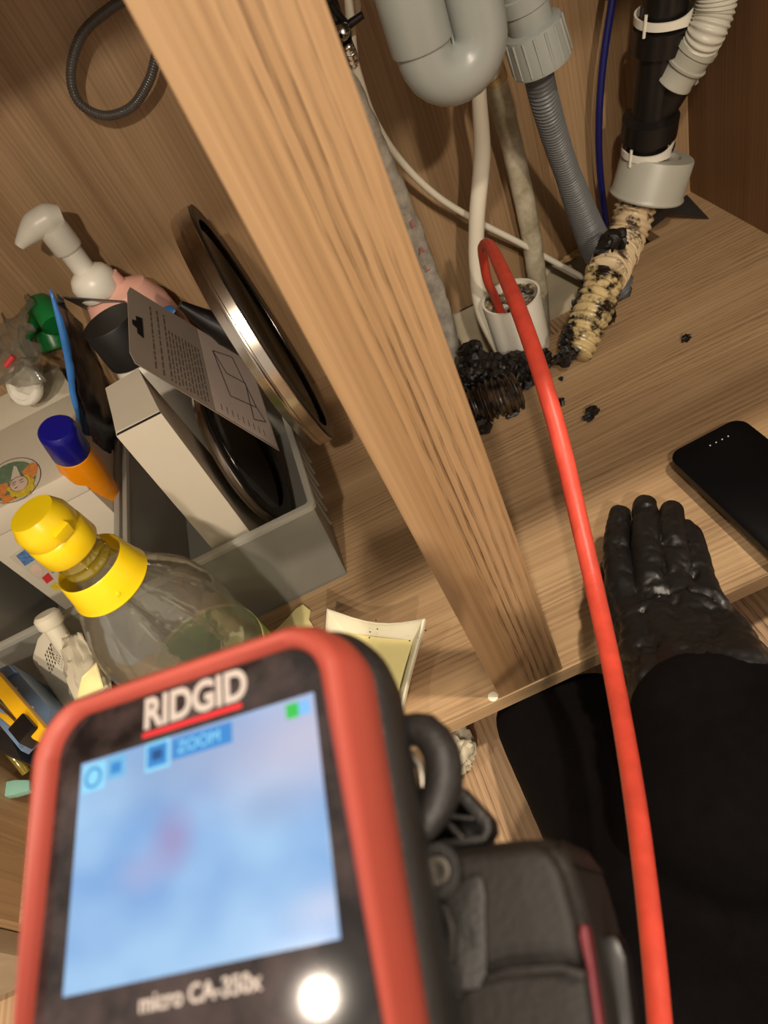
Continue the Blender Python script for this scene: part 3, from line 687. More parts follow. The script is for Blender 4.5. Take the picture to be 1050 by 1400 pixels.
# pink pump bottle
pt_ = P(127, 384, y=.765); px_, py_ = pt_.x, .765
pb = thing('pump_bottle', 'pink soap bottle with a white pump head against the back panel', 'bottle', (px_, py_, 0.004))
zc = pt_.z
bm = lathe('x', (px_ + .012, py_, .004), (0, 0, 1), [(0, 0), (.044, .001), (.049, .008), (.050, zc - .085), (.047, zc - .050), (.036, zc - .026), (.018, zc - .018), (.016, zc - .006), (0, zc - .005)], None, None, 40, bm=bmesh.new(), squash=((1, 0, 0), .78))
bm_obj('bottle_body', bm, M['pink'], pb)
lathe('pump_collar', (px_, py_, zc - .016), (0, 0, 1), [(0, 0), (.022, 0), (.0245, .005), (.0245, .018), (.020, .026), (.012, .031), (0, .031)], M['white'], pb)
zs = zc + .012
lathe('pump_stem', (px_, py_, zs), (0, 0, 1), [(.012, -.01), (.012, .024), (.0145, .026), (.0155, .028), (.0155, .052), (0, .052)], M['white'], pb, 28)
hd = V((px_, py_, zs + .052))
tube('pump_spout', [hd + V((.016, .002, .005)), hd + V((.004, 0, .008)), hd + V((-.012, -.003, .008)), hd + V((-.028, -.008, .004)), hd + V((-.036, -.010, .001))], [.009, .0145, .0140, .008, .005], M['white'], pb, 20, .003)

# black-capped white bottle
bc = P(147, 438, z=.265)
bb = thing('capped_bottle', 'white bottle with a wide black cap behind the tall white carton', 'bottle', (bc.x, bc.y, .004))
rc_ = RAD(78, bc)
lathe('bottle_body', (bc.x, bc.y, .004), (0, 0, 1), [(0, 0), (rc_ * 1.0, 0), (rc_ * 1.04, .005), (rc_ * 1.04, .185), (rc_ * .98, .205), (rc_ * .85, .216), (0, .216)], M['white'], bb)
lathe('black_cap', (bc.x, bc.y, .219), (0, 0, 1), [(0, 0), (rc_, 0), (rc_ * 1.02, .002), (rc_, .044), (rc_ * .97, .046), (0, .046)], M['cap'], bb)

# blue pouch with dark flap
bp = thing('blue_pouch', 'dark blue plastic pouch with a bright blue edge between the bins', 'pouch', tuple(P(130, 600, z=.10)))
e0, e1_, e2_, e3 = P(71, 400, z=.31), P(92, 500, z=.24), P(116, 595, z=.165), P(142, 650, z=.115)
f0, f1, f2, f3 = P(78, 402, z=.29), P(125, 470, z=.20), P(156, 560, z=.13), P(158, 650, z=.10)
bm = bmesh.new(); A = catmull([e0, e1_, e2_, e3], .1, .01)[0]; Bp = catmull([f0, f1, f2, f3], .1, .01)[0]
n = min(len(A), len(Bp)); A = [A[int(i * (len(A) - 1) / (n - 1))] for i in range(n)]; Bp = [Bp[int(i * (len(Bp) - 1) / (n - 1))] for i in range(n)]
rows = []
for i in range(n):
    row = []
    for j in range(9):
        t = j / 8; p = A[i] * (1 - t) + Bp[i] * t
        p = p + V((0, 0, -.012 * math.sin(math.pi * t))) + V((noise.noise(p * 60), noise.noise(p * 60 + V((5, 0, 0))), 0)) * .004
        row.append(bm.verts.new(p))
    rows.append(row)
for a, b in zip(rows[:-1], rows[1:]):
    for j in range(8): bm.faces.new((a[j], a[j + 1], b[j + 1], b[j]))
solid(bm_obj('pouch_film', bm, M['pouch'], bp), .001)
edge = catmull([e0, P(84, 455, z=.275), P(93, 500, z=.242), P(100, 545, z=.21), P(111, 580, z=.182)], .1, .008)[0]
bm = bmesh.new(); prev = None
for i, p in enumerate(edge):
    wd = .0085 * math.sin(math.pi * (i + .4) / len(edge)) ** .7 * (1 + .25 * noise.noise(p * 90)); q = p + V((wd, wd * .35, 0))
    a, b = bm.verts.new(p + V((-.001, 0, .003))), bm.verts.new(q + V((0, 0, .004)))
    if prev: bm.faces.new((prev[0], prev[1], b, a))
    prev = (a, b)
solid(bm_obj('bright_edge', bm, M['blue'], bp), .001)
tag(prism('film_flap', [P(84, 405, z=.29), P(170, 411, z=.26), P(150, 432, z=.23), P(128, 428, z=.24)], (0, .0, -.002), M['darkfilm'], None), 'dark grey pointed film flap lying across the pink bottle', 'packaging')
tag(prism('blue_clip', [P(222, 420, z=.235), P(232, 417, z=.23), P(240, 424, z=.225), P(236, 434, z=.22), P(226, 431, z=.225)], (0, .01, -.006), M['blue'], None, .001), 'small blue plastic tip peeping over the top of the grey card', 'clip')

# green spray head in clear film
gs = thing('spray_bottle', 'clear bottle with a green trigger head at the left edge', 'bottle', tuple(P(70, 540, z=.02)))
g0, g1 = P(58, 425, z=.25), P(80, 478, z=.21)
axg = (g0 - g1).normalized(); rg = RAD(46, g1)
lathe('green_collar', g1, axg, [(0, 0), (rg * .95, 0), (rg, .003), (rg * .95, .022), (rg * .7, .026), (0, .026)], M['green'], gs, 28)
tube('green_head', [P(76, 445, z=.245), P(58, 418, z=.262), P(40, 424, z=.26)], [.016, .015, .009], M['green'], gs, 18)
tube('trigger', [P(52, 425, z=.255), P(44, 448, z=.248), P(33, 470, z=.242), P(36, 480, z=.24), P(46, 491, z=.24)], [.008, .0065, .006, .0045, .0040], M['green'], gs, 14)
lathe('bottle_body', P(112, 560, z=.10), (g1 - P(112, 560, z=.10)), [(0, -.08), (.028, -.08), (.030, -.07), (.030, .05), (.020, .085), (.013, .10)], M['bag'], gs, 28)

# round white jar lid + loose clear film at left edge
jl = P(28, 528, z=.215)
wj = thing('white_jar', 'small white jar seen end-on, wrapped in clear film on top of the picture carton', 'jar', tuple(jl - V((0, 0, .02))))
jax = V((-.35, -.72, .60)).normalized()
lathe('jar_lid', jl, jax, [(0, -.012), (.022, -.012), (.0235, -.009), (.0235, -.002), (.022, 0), (.017, .0005), (.016, -.001), (0, -.001)], M['white'], wj, 36)
lathe('jar_body', jl, -jax, [(0, .006), (.021, .006), (.022, .012), (.021, .050), (.012, .058), (0, .058)], M['bag'], wj, 30)
def crum(a, b, c, d, amp, fr, sd, name='clear_wrap', lb='', mat='bag', nu=26):
    bm_ = lambda u, v: V((noise.noise(V((u * fr, v * fr, sd))), noise.noise(V((u * fr + 9, v * fr, sd))), noise.noise(V((u * fr, v * fr + 9, sd)) * 1.3))) * amp
    o = grid_sheet(name, (a, b, c, d), nu, nu, M[mat], None, bm_, .0004); tag(o, lb, 'wrap'); return o
crum(P(-30, 400, z=.28), P(40, 400, z=.28), P(55, 530, z=.245), P(-30, 540, z=.235), .022, 5, 2, lb='crumpled clear film around the jar at the left edge')
tube_pts = [P(14, 480, z=.275), P(6, 492, z=.272)]
tag(tube('red_tip', [P(18, 487, z=.25), P(8, 500, z=.245)], .003, M['pred'], None, 8), 'tiny red mark inside the crumpled clear film', 'tip')

# picture carton in the left bin
zt, yc, xr2 = .180, .606, -.314
pcn = thing('picture_carton', 'white carton with a drawn blond figure in an oval, inside the left bin', 'box', (-.38, .66, .004))
xl_ = P(35, 793, y=yc).x; yb_ = P(74, 549, z=zt).y
hexa('carton_body', [(xl_, yc, .004), (xr2, yc, .004), (xr2, yb_ - .012, .004), (xl_, yb_ - .012, .004), (xl_, yc, zt - .030), (xr2, yc, zt - .030), (xr2, yb_ - .012, zt - .030), (xl_, yb_ - .012, zt - .030)], M['carton'], pcn, .001)
hexa('carton_lid', [(-.484, yc - .003, zt - .029), (xr2 + .002, yc - .003, zt - .029), (xr2 + .002, yb_, zt - .029), (-.484, yb_, zt - .029), (-.484, yc, zt), (xr2, yc, zt), (xr2, yb_, zt), (-.484, yb_, zt)], M['carton'], pcn, .004)
hexa('raised_flap', [(-.484, yb_, zt - .004), (xr2 - .006, yb_, zt - .004), (xr2 - .020, yb_ + .05, zt + .012), (-.484, yb_ + .05, zt + .012), (-.484, yb_, zt - .002), (xr2 - .006, yb_, zt - .002), (xr2 - .020, yb_ + .05, zt + .014), (-.484, yb_ + .05, zt + .014)], M['cartondull'], pcn, .0004)
def on_top(px, py, h): return P(px, py, z=zt + h)
def flat_poly(name, pp, h, mat, par):
    return prism(name, [on_top(a, b, h) for a, b in pp], (0, 0, .0003), mat, par, smooth=False)
def ell(cx, cy, a, b, rot, n=28, wob=0.0, wn=9):
    out = []
    for k in range(n):
        t = 2 * math.pi * k / n; r_ = 1 + wob * math.cos(wn * t); x = a * math.cos(t) * r_; y = b * math.sin(t) * r_
        out.append((cx + x * math.cos(rot) - y * math.sin(rot), cy + x * math.sin(rot) + y * math.cos(rot)))
    return out
rt_ = -.50
pic = flat_poly('oval_outline', ell(18, 657, 41, 28, rt_), .0003, M['ink'], pcn)
flat_poly('oval_border', ell(18, 657, 40, 27, rt_), .0006, M['carton'], pic)
flat_poly('oval_ground', ell(16, 658, 36, 24, rt_), .0009, M['pgreen'], pic)
flat_poly('orange_wing', [(30, 645), (44, 632), (52, 636), (50, 648), (42, 656), (34, 652)], .0012, M['porange'], pic)
flat_poly('orange_wing', [(-4, 664), (10, 660), (12, 668), (6, 678), (-4, 682)], .0012, M['porange'], pic)
flat_poly('orange_wing', [(2, 680), (14, 676), (22, 682), (4, 690)], .0012, M['porange'], pic)
flat_poly('hair', ell(29, 665, 19, 14, rt_, 54, .09), .0015, M['hair'], pic)
flat_poly('hat', [(15, 656), (19, 637), (23, 638), (28, 650)], .0016, M['carton'], pic)
flat_poly('face_outline', ell(26, 661.5, 13.5, 9.6, rt_), .0018, M['ink'], pic)
flat_poly('face', ell(26, 661.5, 12.7, 8.9, rt_), .0021, M['skin'], pic)
for a, b, c, d in ((19, 660, 3.4, .45), (29, 656, 3.4, .45), (22, 667, 2.6, .5), (19, 663, 2.6, .35), (30, 659, 2.6, .35)):
    flat_poly('drawn_line', ell(a, b, c, d, rt_, 12), .0024, M['ink'], pic)
pf = lambda px, py, o_=0: P(px, py, y=yc - .0005 - o_)
def fpoly(name, pp, mat, o_=.0004):
    return prism(name, [pf(a, b, o_) for a, b in pp], (0, .0003, 0), mat, pcn, smooth=False)
fpoly('printed_picture', [(12, 762), (44, 740), (100, 800), (75, 808)], M['cartondull'])
fpoly('blue_print', [(22, 760), (44, 744), (56, 760), (34, 774)], M['pblue'], .0008)
fpoly('figure_print', ell(51, 780, 9, 7, .6), M['skin'], .0008)
fpoly('red_print', [(57, 790), (66, 783), (73, 792), (64, 798)], M['pred'], .0010)
fpoly('yellow_print', ell(76, 802, 7, 5, .4), M['hair'], .0010)
fpoly('blue_print', [(60, 772), (70, 768), (80, 778), (72, 784)], M['pblue'], .0010)

# orange bottle, navy cap
o1, o0 = P(82, 594, z=.222), P(148, 694, z=.090)
ob = thing('orange_bottle', 'orange squeeze bottle with a navy blue cap in the left bin', 'bottle', tuple(o0))
axo = (o1 - o0).normalized(); Lo = (o1 - o0).length; ro = RAD(54, o1)
bm = lathe('x', o0, axo, [(0, -.03), (ro * 1.1, -.03), (ro * 1.15, -.02), (ro * 1.12, Lo * .6), (ro * 1.05, Lo - .045), (ro * .98, Lo - .031), (ro * .8, Lo - .029), (0, Lo - .028)], None, None, 36, bm=bmesh.new())
bm_obj('bottle_body', bm, M['orange'], ob)
lathe('navy_cap', o0, axo, [(0, Lo - .030), (ro * .96, Lo - .030), (ro * 1.0, Lo - .028), (ro * .97, Lo + .004), (ro * .94, Lo + .008), (ro * .80, Lo + .011), (0, Lo + .012)], M['navy'], ob, 32)

# ================================================================ CLEAR BOTTLE WITH YELLOW CAP
bx, by = -.226, .36
cbt = thing('clear_bottle', 'big empty clear bottle with a yellow cap, collar and green label', 'bottle', (bx, by, 0))
rb_ = .054
prof = [(0, .002), (rb_ * .85, 0), (rb_ * .98, .006), (rb_, .015), (rb_, .125), (rb_ * .965, .132), (rb_ * .965, .135), (rb_, .142), (rb_, 0.1630), (rb_ * .97, 0.1790), (rb_ * .86, 0.1990), (rb_ * .66, 0.2180), (rb_ * .46, 0.2340), (.0190, 0.2450), (.0162, 0.2510), (.0160, 0.2750)]
lathe('bottle_body', (bx, by, 0), (0, 0, 1), prof, M['pet'], cbt, 56)
solid(bpy.data.objects[cbt.children[-1].name] if False else [c for c in COL.objects if c.parent == cbt][-1], .0009)
u = V((1, 0, 0))
for k in range(10):     # moulded flutes on the shoulder
    an = 2 * math.pi * k / 10; dv = V((math.cos(an), math.sin(an), 0)); b0 = V((bx, by, 0))
    tube('shoulder_flute', [b0 + dv * (rb_ * .99) + V((0, 0, 0.1730)), b0 + dv * (rb_ * .88) + V((0, 0, 0.1990)), b0 + dv * (rb_ * .68) + V((0, 0, 0.2185))], .0011, M['pet'], cbt, 6, .01)
lathe('green_label', (bx, by, 0), (0, 0, 1), [(rb_ + .0006, .028), (rb_ + .0012, .028), (rb_ + .0012, .104), (rb_ + .0006, .104)], M['lime'], cbt, 64)
lathe('label_border', (bx, by, 0), (0, 0, 1), [(rb_ + .0010, .104), (rb_ + .0015, .104), (rb_ + .0015, .108), (rb_ + .0010, .108)], M['lemon'], cbt, 64)
rl = RAD(52, P(140, 785, y=by)) * 1.0
lathe('yellow_collar', (bx, by, 0), (0, 0, 1), [(.0285, 0.2320), (.0300, 0.2340), (.0285, 0.2390), (.0255, 0.2560), (.0245, 0.2575), (.0238, 0.2560), (.0262, 0.2390), (.0275, 0.2320), (.0285, 0.2320)], M['yel'], cbt, 56)
lathe('collar_pip', V((bx + .012, by - .0255, .242)), V((.4, -1, .3)), [(.0016, -.001), (.0014, .0006), (0, .0010)], M['yel'], cbt, 12)
lathe('neck_band', (bx, by, 0), (0, 0, 1), [(.0166, 0.2570), (.0176, 0.2590), (.0176, 0.2605), (.0166, 0.2620), (.0166, 0.2660), (.0176, 0.2675), (.0166, 0.2700), (.0166, 0.2770)], M['amber'], cbt, 40)
lathe('yellow_cap', (bx, by, 0), (0, 0, 1), [(0, 0.2750), (.0195, 0.2750), (.0205, 0.2765), (.0200, 0.2920), (.0188, 0.2935), (.0196, 0.2950), (.0192, 0.3040), (.0172, 0.3085), (.0158, 0.3115), (.0150, 0.3130), (0, 0.3135)], M['yel'], cbt, 48)
hexa('cap_thumb_tab', [V((bx + a, by + b, c)) for a, b, c in ((.010, -.0195, 0.2945), (.018, -.012, 0.2945), (.016, -.009, 0.2945), (.009, -.016, 0.2945), (.011, -.0215, 0.3030), (.020, -.0130, 0.3030), (.016, -.009, 0.3050), (.009, -.016, 0.3050))], M['yel'], cbt, .0008)

# ================================================================ WHITE REFILL BOTTLE, TOOLS (left front)
wb = thing('white_refill_bottle', 'white flat bottle with a screw cap lying behind the clear bottle', 'bottle', tuple(P(95, 880, z=.02)))
hh = .098
prism('bottle_body', [P(a, b, z=c) for a, b, c in ((50, 872, .112), (66, 852, .122), (98, 868, .118), (122, 900, .105), (128, 960, .08), (96, 985, .07), (42, 902, .100))], V((.004, -.012, -.030)), M['cream'], wb, .004, seg=3)
w0, w1 = P(66, 846, z=.134), P(90, 884, z=.105); axw = (w0 - w1).normalized()
lathe('screw_cap', w0 - axw * .008, axw, [(0, 0), (.011, 0), (.0125, .002), (.0125, .011), (.010, .014), (0, .015)], M['cream'], wb, 28)
lathe('bottle_neck', w0 - axw * .03, axw, [(.009, 0), (.009, .03)], M['cream'], wb, 24)
bm = bmesh.new()
for k in range(4):
    for j in range(5):
        a, b = 61 + 2.2 * k + j * 1.6, 895 - 4.5 * k + j * 6
        v = [bm.verts.new(P(x, y, z=hh + .014)) for x, y in ((a, b), (a + 1.2, b - 2.2), (a + 2.6, b + 1.5), (a + 1.4, b + 3.6))]; bm.faces.new(v)
bm_obj('printed_marks', bm, M['ink'], wb, False)
wp = thing('refill_pouch', 'soft white-and-yellow refill pouch between white bottle and clear bottle', 'pouch', tuple(P(125, 905, z=.02)))
bn_ = lambda u, v: V((0, 0, .014 * math.sin(math.pi * u) * math.sin(math.pi * v))) + V((0, 0, noise.noise(V((u * 6, v * 6, 1))))) * .006
o = grid_sheet('pouch_film', (P(84, 872, z=.125), P(112, 866, z=.125), P(150, 940, z=.09), P(100, 985, z=.08)), 16, 16, M['tissue'], wp, bn_, .002)
o = grid_sheet('yellow_corner', (P(112, 925, z=.130), P(132, 905, z=.132), P(142, 940, z=.115), P(104, 958, z=.112)), 6, 6, M['lemon'], wp, None, .001)
def bar(name, label, cat, pts, w_, h_, mat, z, grp=None, parent=None):
    """flat bar between two pixel points lying at height z"""
    a, b = P(*pts[0], z=z), P(*pts[1], z=z); d = (b - a).normalized(); s = d.cross(V((0, 0, 1))).normalized() * w_
    up = V((0, 0, -h_))
    o = hexa(name, [a - s, a + s, b + s, b - s, a - s + up, a + s + up, b + s + up, b - s + up], mat, parent, min(w_, h_) * .25)
    if label: tag(o, label, cat, grp)
    return o
bz = thing('blue_case', 'grey-blue plastic case lying at the left, in front of the bins', 'case', tuple(P(40, 940, z=.01)))
prism('case_body', [P(a, b, z=.122) for a, b in ((-30, 925), (15, 907), (68, 968), (66, 1000), (-20, 965))], (0, 0, -.116), M['paleblue'], bz, .0015)
prism('case_lid', [P(a, b, z=.1255) for a, b in ((-10, 918), (13, 908), (22, 918), (-4, 930))], (0, 0, -.003), M['paleblue'], bz, .0005)
for (a, b) in ((20, 944), (42, 970)):
    lathe('printed_ring', P(a, b, z=.1221), (0, 0, 1), [(.0022, 0), (.0022, .0003), (.0030, .0003), (.0030, 0)], M['white'], bz, 20)
bar('yellow_tool', 'amber-yellow flat tool handle lying left of the device', 'tool', ((-16, 920), (52, 1002)), .0060, .012, M['gold'], .140)
bar('black_clip', 'small black block clipped over the yellow tool handle', 'clip', ((20, 985), (36, 1004)), .0085, .016, M['black'], .145)
bar('yellow_ruler', 'thin yellow strip ruler just below the amber handle', 'tool', ((-8, 968), (18, 990)), .0026, .004, M['gold'], .118)
bar('grey_rod', 'grey-blue rod lying below the yellow strip at the left edge', 'rod', ((-10, 968), (34, 1020)), .0048, .010, M['paleblue'], .112)
tag(tube('metal_rod', [P(-8, 955, z=.124), P(24, 985, z=.124)], .0022, M['steel'], None, 10), 'thin metal rod between the amber handle and yellow strip', 'rod')
tag(prism('dark_tray', [P(a, b, z=.098) for a, b in ((-40, 985), (10, 1000), (30, 1040), (-40, 1010))], (0, 0, -.094), M['blackm'], None, .001), 'black tray corner under the grey-blue rod at the left edge', 'tray')
tag(tube('clear_rod', [P(2, 1014, z=.075), P(36, 1056, z=.045)], .0042, M['amber'], None, 14), 'clear yellowish rod below the black tray corner', 'rod')
tag(prism('teal_strip', [P(a, b, z=.034) for a, b in ((-30, 1076), (20, 1066), (40, 1066), (40, 1080), (16, 1087), (-30, 1094))], (0, 0, -.008), M['teal'], None, .001), 'pale teal plastic strip at the left edge beside the device', 'strip')

# white square dish with yellow bottom
ds = thing('square_dish', 'white square dish with flared corners and a pale yellow bottom on the shelf', 'dish', tuple(P(545, 915, z=0)))
zr = .034
cA_, cB_ = P(447, 832, z=zr), P(584, 846, z=zr)
ex = (cB_ - cA_); wdish = ex.length; ex.normalize(); ey = V((0, 0, 1)).cross(ex) * -1
if (P(548, 985, z=zr) - cB_).dot(ey) < 0: ey = -ey
cD_ = P(552, 984, z=zr); ldish = (cD_ - cB_).dot(ey)
skew = (cD_ - cB_).dot(ex)
def dpt(u, v, z): return cA_ + ex * (u * wdish) + ey * (v * ldish) + ex * (skew * v) * (u * .0 + 1) * .6 + V((0, 0, z - zr))
def dring(sc, z, curve, n=8):
    out = []
    cs = [(0, 0), (1, 0), (1, 1), (0, 1)]
    for k in range(4):
        a, b = cs[k], cs[(k + 1) % 4]
        for j in range(n):
            t = j / n; u = a[0] + (b[0] - a[0]) * t; v = a[1] + (b[1] - a[1]) * t
            cdp = curve * math.sin(math.pi * t)
            nx, ny = -(b[1] - a[1]), (b[0] - a[0])
            u += nx * cdp; v += ny * cdp
            # round the corner tips
            f = max(0, 1 - min(t, 1 - t) / .08) * .02; u += (.5 - u) * f; v += (.5 - v) * f
            out.append(dpt(.5 + (u - .5) * sc, .5 + (v - .5) * sc, z - (0.010 * math.sin(math.pi * t) if z > .02 else 0)))
    return out
bm = bmesh.new()
R = [[bm.verts.new(p) for p in dring(*a)] for a in ((.50, .0, .02), (.54, .002, .02), (1.0, zr - .001, .055), (.995, zr + .0022, .055), (.955, zr + .0022, .055), (.94, zr - .001, .05), (.52, .004, .02))]
n = len(R[0])
for a, b in zip(R[:-1], R[1:]):
    for k in range(n): bm.faces.new((a[k], a[(k + 1) % n], b[(k + 1) % n], b[k]))
bm.faces.new(R[0][::-1]); bm.faces.new(R[-1])
bm_obj('dish_body', bm, M['cream'], ds)
bm = bmesh.new(); a = [bm.verts.new(p + V((0, 0, .0012))) for p in dring(.70, .0150, .02)]; b = [bm.verts.new(p + V((0, 0, -.001))) for p in dring(.60, .0100, .02)]
bm.faces.new(a); bm.faces.new(b[::-1])
for k in range(n): bm.faces.new((a[k], a[(k + 1) % n], b[(k + 1) % n], b[k]))
bm_obj('yellow_residue', bm, M['lemon'], ds)
bm = bmesh.new()
for (px, py) in ((506, 864), (514, 848), (516, 860), (505, 872), (560, 876), (582, 862), (572, 872)):
    bmesh.ops.create_icosphere(bm, subdivisions=1, radius=.0008, matrix=Matrix.Translation(P(px, py, z=.026)))
bm_obj('speck', bm, M['inkblack'], ds)['kind'] = 'stuff'
tag(prism('yellow_scrap', [P(a, b, z=.003) for a, b in ((404, 832), (414, 826), (424, 834), (422, 846), (428, 856), (418, 870), (380, 880), (370, 868), (392, 846))], (0, 0, -.0025), M['lemon'], None, .0005), 'pale yellow torn scrap between right bin and square dish', 'scrap')

# ================================================================ SCANNER DEVICE
TL = V((-0.1135, 0.1050, 0.39714)); U = V((.979, -.193, .060)).normalized(); N = V((-.091, -.153, .984))
N = (N - U * N.dot(U)).normalized(); W_ = U.cross(N)        # W_ points down the screen
if W_.y > 0: W_ = -W_
def dv(u, v, h=0): return TL + U * (u * .001) + W_ * (v * .001) + N * (h * .001)
def dpx(px, py, h):
    r = ray(px, py); t = ((TL + N * (h * .001) - CAM).dot(N)) / r.dot(N); p = CAM + r * t - TL
    return p.dot(U) * 1000, p.dot(W_) * 1000
dev = thing('inspection_camera', 'handheld inspection camera display with red rubber edge and lit blue screen', 'camera', tuple(dv(35, 60, -60)))
def rr2(u0, v0, u1, v1, r, n=8):
    return [(u0 + a, v0 + b) for a, b in rrect(u1 - u0, v1 - v0, r, n)]
def face_outline(u0, u1, v0, r, bow, kl, kr):
    """device face outline: bowed top, sides that lean a little towards the bottom"""
    pts = []; mid = (u0 + u1) / 2; hw = (u1 - u0) / 2
    for u, v in rr2(u0, v0, u1, 92, r, 10):
        if v < 20: v -= bow * (1 - ((u - mid) / hw) ** 2)
        k = max(0, v); t = (u - u0) / (u1 - u0)
        pts.append((u + k * (kl * (1 - t) + kr * t), v))
    return pts
OUT = face_outline(-17.8, 81.5, -17.5, 15, 4.5, .12, .0)
INN = face_outline(-8.3, 73.0, -12.0, 9, 3.6, .0, .075)
MID = (34.0, 34.0)
def lerp_o(t, grow=0.0):
    out = []
    for (a, b), (c, d) in zip(OUT, INN):
        u, v = a + (c - a) * t, b + (d - b) * t
        L = math.hypot(u - MID[0], v - MID[1]); out.append((u + (u - MID[0]) / L * grow, v + (v - MID[1]) / L * grow))
    return out
def ring_loft(name, rings, mat, par, close=False, caps=(False, False)):
    bm = bmesh.new(); R = [[bm.verts.new(dv(u, v, h)) for u, v in pts] for pts, h in rings]; n = len(R[0])
    seq = list(zip(R[:-1], R[1:])) + ([(R[-1], R[0])] if close else [])
    for a, b in seq:
        for k in range(n): bm.faces.new((a[k], a[(k + 1) % n], b[(k + 1) % n], b[k]))
    if caps[0]: bm.faces.new(R[0][::-1])
    if caps[1]: bm.faces.new(R[-1])
    return bm_obj(name, bm, mat, par)
ring_loft('red_bumper', [(lerp_o(1), -1), (lerp_o(.97), 1.6), (lerp_o(.80), 3.6), (lerp_o(.58), 4.2), (lerp_o(.38), 3.4), (lerp_o(.24), 1.8), (lerp_o(.14), -.8), (lerp_o(0), -3), (lerp_o(0, .4), -9), (lerp_o(0), -13.5), (lerp_o(.2), -14.5)], M['bumper'], dev)
ring_loft('back_shell', [(lerp_o(.2), -12), (lerp_o(0, 1.2), -13.6), (lerp_o(0, 3.0), -16), (lerp_o(0, 3.0), -22), (lerp_o(0, .5), -32), (lerp_o(.6), -38)], M['blackm'], dev, caps=(True, True))
ring_loft('bezel_glass', [(lerp_o(1.02), -6), (lerp_o(1.02), .0)], M['bezel'], dev, caps=(True, True))
# lit screen
mt = bpy.data.materials.new('lit_screen'); mt.use_nodes = True; nt = mt.node_tree; b = nt.nodes['Principled BSDF']
b.inputs['Base Color'].default_value = (.01, .01, .01, 1); b.inputs['Roughness'].default_value = .15
tc = nd(nt, 'ShaderNodeTexCoord'); mp = nd(nt, 'ShaderNodeMapping')
nt.links.new(tc.outputs['UV'], mp.inputs[0])
n1_ = nd(nt, 'ShaderNodeTexNoise'); n1_.inputs['Scale'].default_value = 2.6; n1_.inputs['Detail'].default_value = 1.5
mp.inputs['Location'].default_value = (1.4, 2.1, 0); nt.links.new(mp.outputs[0], n1_.inputs['Vector'])
rp = nd(nt, 'ShaderNodeValToRGB'); e = rp.color_ramp.elements; e[0].position = .35; e[1].position = .65
e[0].color = rgb(128, 174, 228); e[1].color = rgb(162, 204, 244)
nt.links.new(n1_.outputs['Fac'], rp.inputs[0])
sep = nd(nt, 'ShaderNodeSeparateXYZ'); nt.links.new(tc.outputs['UV'], sep.inputs[0])
def blobmask(cx, cy, rx, ry, pw):
    a = nd(nt, 'ShaderNodeMapping'); a.inputs['Location'].default_value = (-cx / rx, -cy / ry, 0); a.inputs['Scale'].default_value = (1 / rx, 1 / ry, 1)
    nt.links.new(tc.outputs['UV'], a.inputs[0])
    ln_ = nd(nt, 'ShaderNodeVectorMath', operation='LENGTH'); nt.links.new(a.outputs[0], ln_.inputs[0])
    r = nd(nt, 'ShaderNodeMapRange'); r.interpolation_type = 'SMOOTHSTEP'
    r.inputs[1].default_value = 0; r.inputs[2].default_value = 1; r.inputs[3].default_value = pw; r.inputs[4].default_value = 0
    nt.links.new(ln_.outputs['Value'], r.inputs[0]); return r.outputs[0]
cur = rp.outputs[0]
for (cx, cy, rx, ry, pw, colr) in ((.95, .80, .65, .42, .85, rgb(206, 200, 220)), (.45, .86, .55, .30, .55, rgb(140, 156, 196)), (.42, .52, .14, .22, .75, rgb(158, 138, 190)), (.30, .42, .16, .14, .55, rgb(176, 176, 218)), (.80, .55, .20, .16, .4, rgb(128, 152, 196)), (.97, .12, .2, .12, .7, rgb(200, 212, 240))):
    mx = nd(nt, 'ShaderNodeMix'); mx.data_type = 'RGBA'; nt.links.new(blobmask(cx, cy, rx, ry, pw), mx.inputs[0])
    nt.links.new(cur, mx.inputs[6]); mx.inputs[7].default_value = colr; cur = mx.outputs[2]
nt.links.new(cur, b.inputs['Emission Color']); b.inputs['Emission Strength'].default_value = .92
bm = bmesh.new(); vs = [bm.verts.new(dv(u, v, .35)) for u, v in ((0, 0), (70.2, 0), (70.2, 51.6), (0, 51.6))]
fc = bm.faces.new(vs); uvl = bm.loops.layers.uv.new('uv')
for lp, uv in zip(fc.loops, ((0, 1), (1, 1), (1, 0), (0, 0))): lp[uvl].uv = uv
ext = bmesh.ops.extrude_face_region(bm, geom=[fc])
bmesh.ops.translate(bm, vec=-N * .0003, verts=[g_ for g_ in ext['geom'] if isinstance(g_, bmesh.types.BMVert)])
me = bpy.data.meshes.new('screen'); bm.to_mesh(me); bm.free(); scr = link('screen', me, mt, dev, False)
def dquad(name, u0, v0, u1, v1, h, mat, par, th=.15):
    return hexa(name, [dv(u0, v0, h), dv(u1, v0, h), dv(u1, v1, h), dv(u0, v1, h), dv(u0, v0, h - th), dv(u1, v0, h - th), dv(u1, v1, h - th), dv(u0, v1, h - th)], mat, par)
Ecy, Eblue, Edk = emis('icon_cyan', rgb(150, 226, 255), .95), emis('band_blue', rgb(64, 150, 226), .85), emis('icon_dark', rgb(40, 96, 160), .7)
Egr, Elb = emis('battery_green', rgb(60, 205, 80), .95), emis('battery_blue', rgb(140, 200, 255), .95)
dquad('status_icon', 1, 1, 8.2, 8, .6, Ecy, scr)
dquad('status_icon', 9, .8, 14.6, 6.4, .6, emis('icon_pale', rgb(120, 196, 240), .9), scr)
lathe('icon_ring', dv(4.6, 4.6, .62), N, [(.0020, 0), (.0020, .0002), (.0027, .0002), (.0027, 0)], Eblue, scr, 24)
dquad('icon_mark', 10.2, 2.4, 13.4, 5.2, .75, Eblue, scr)
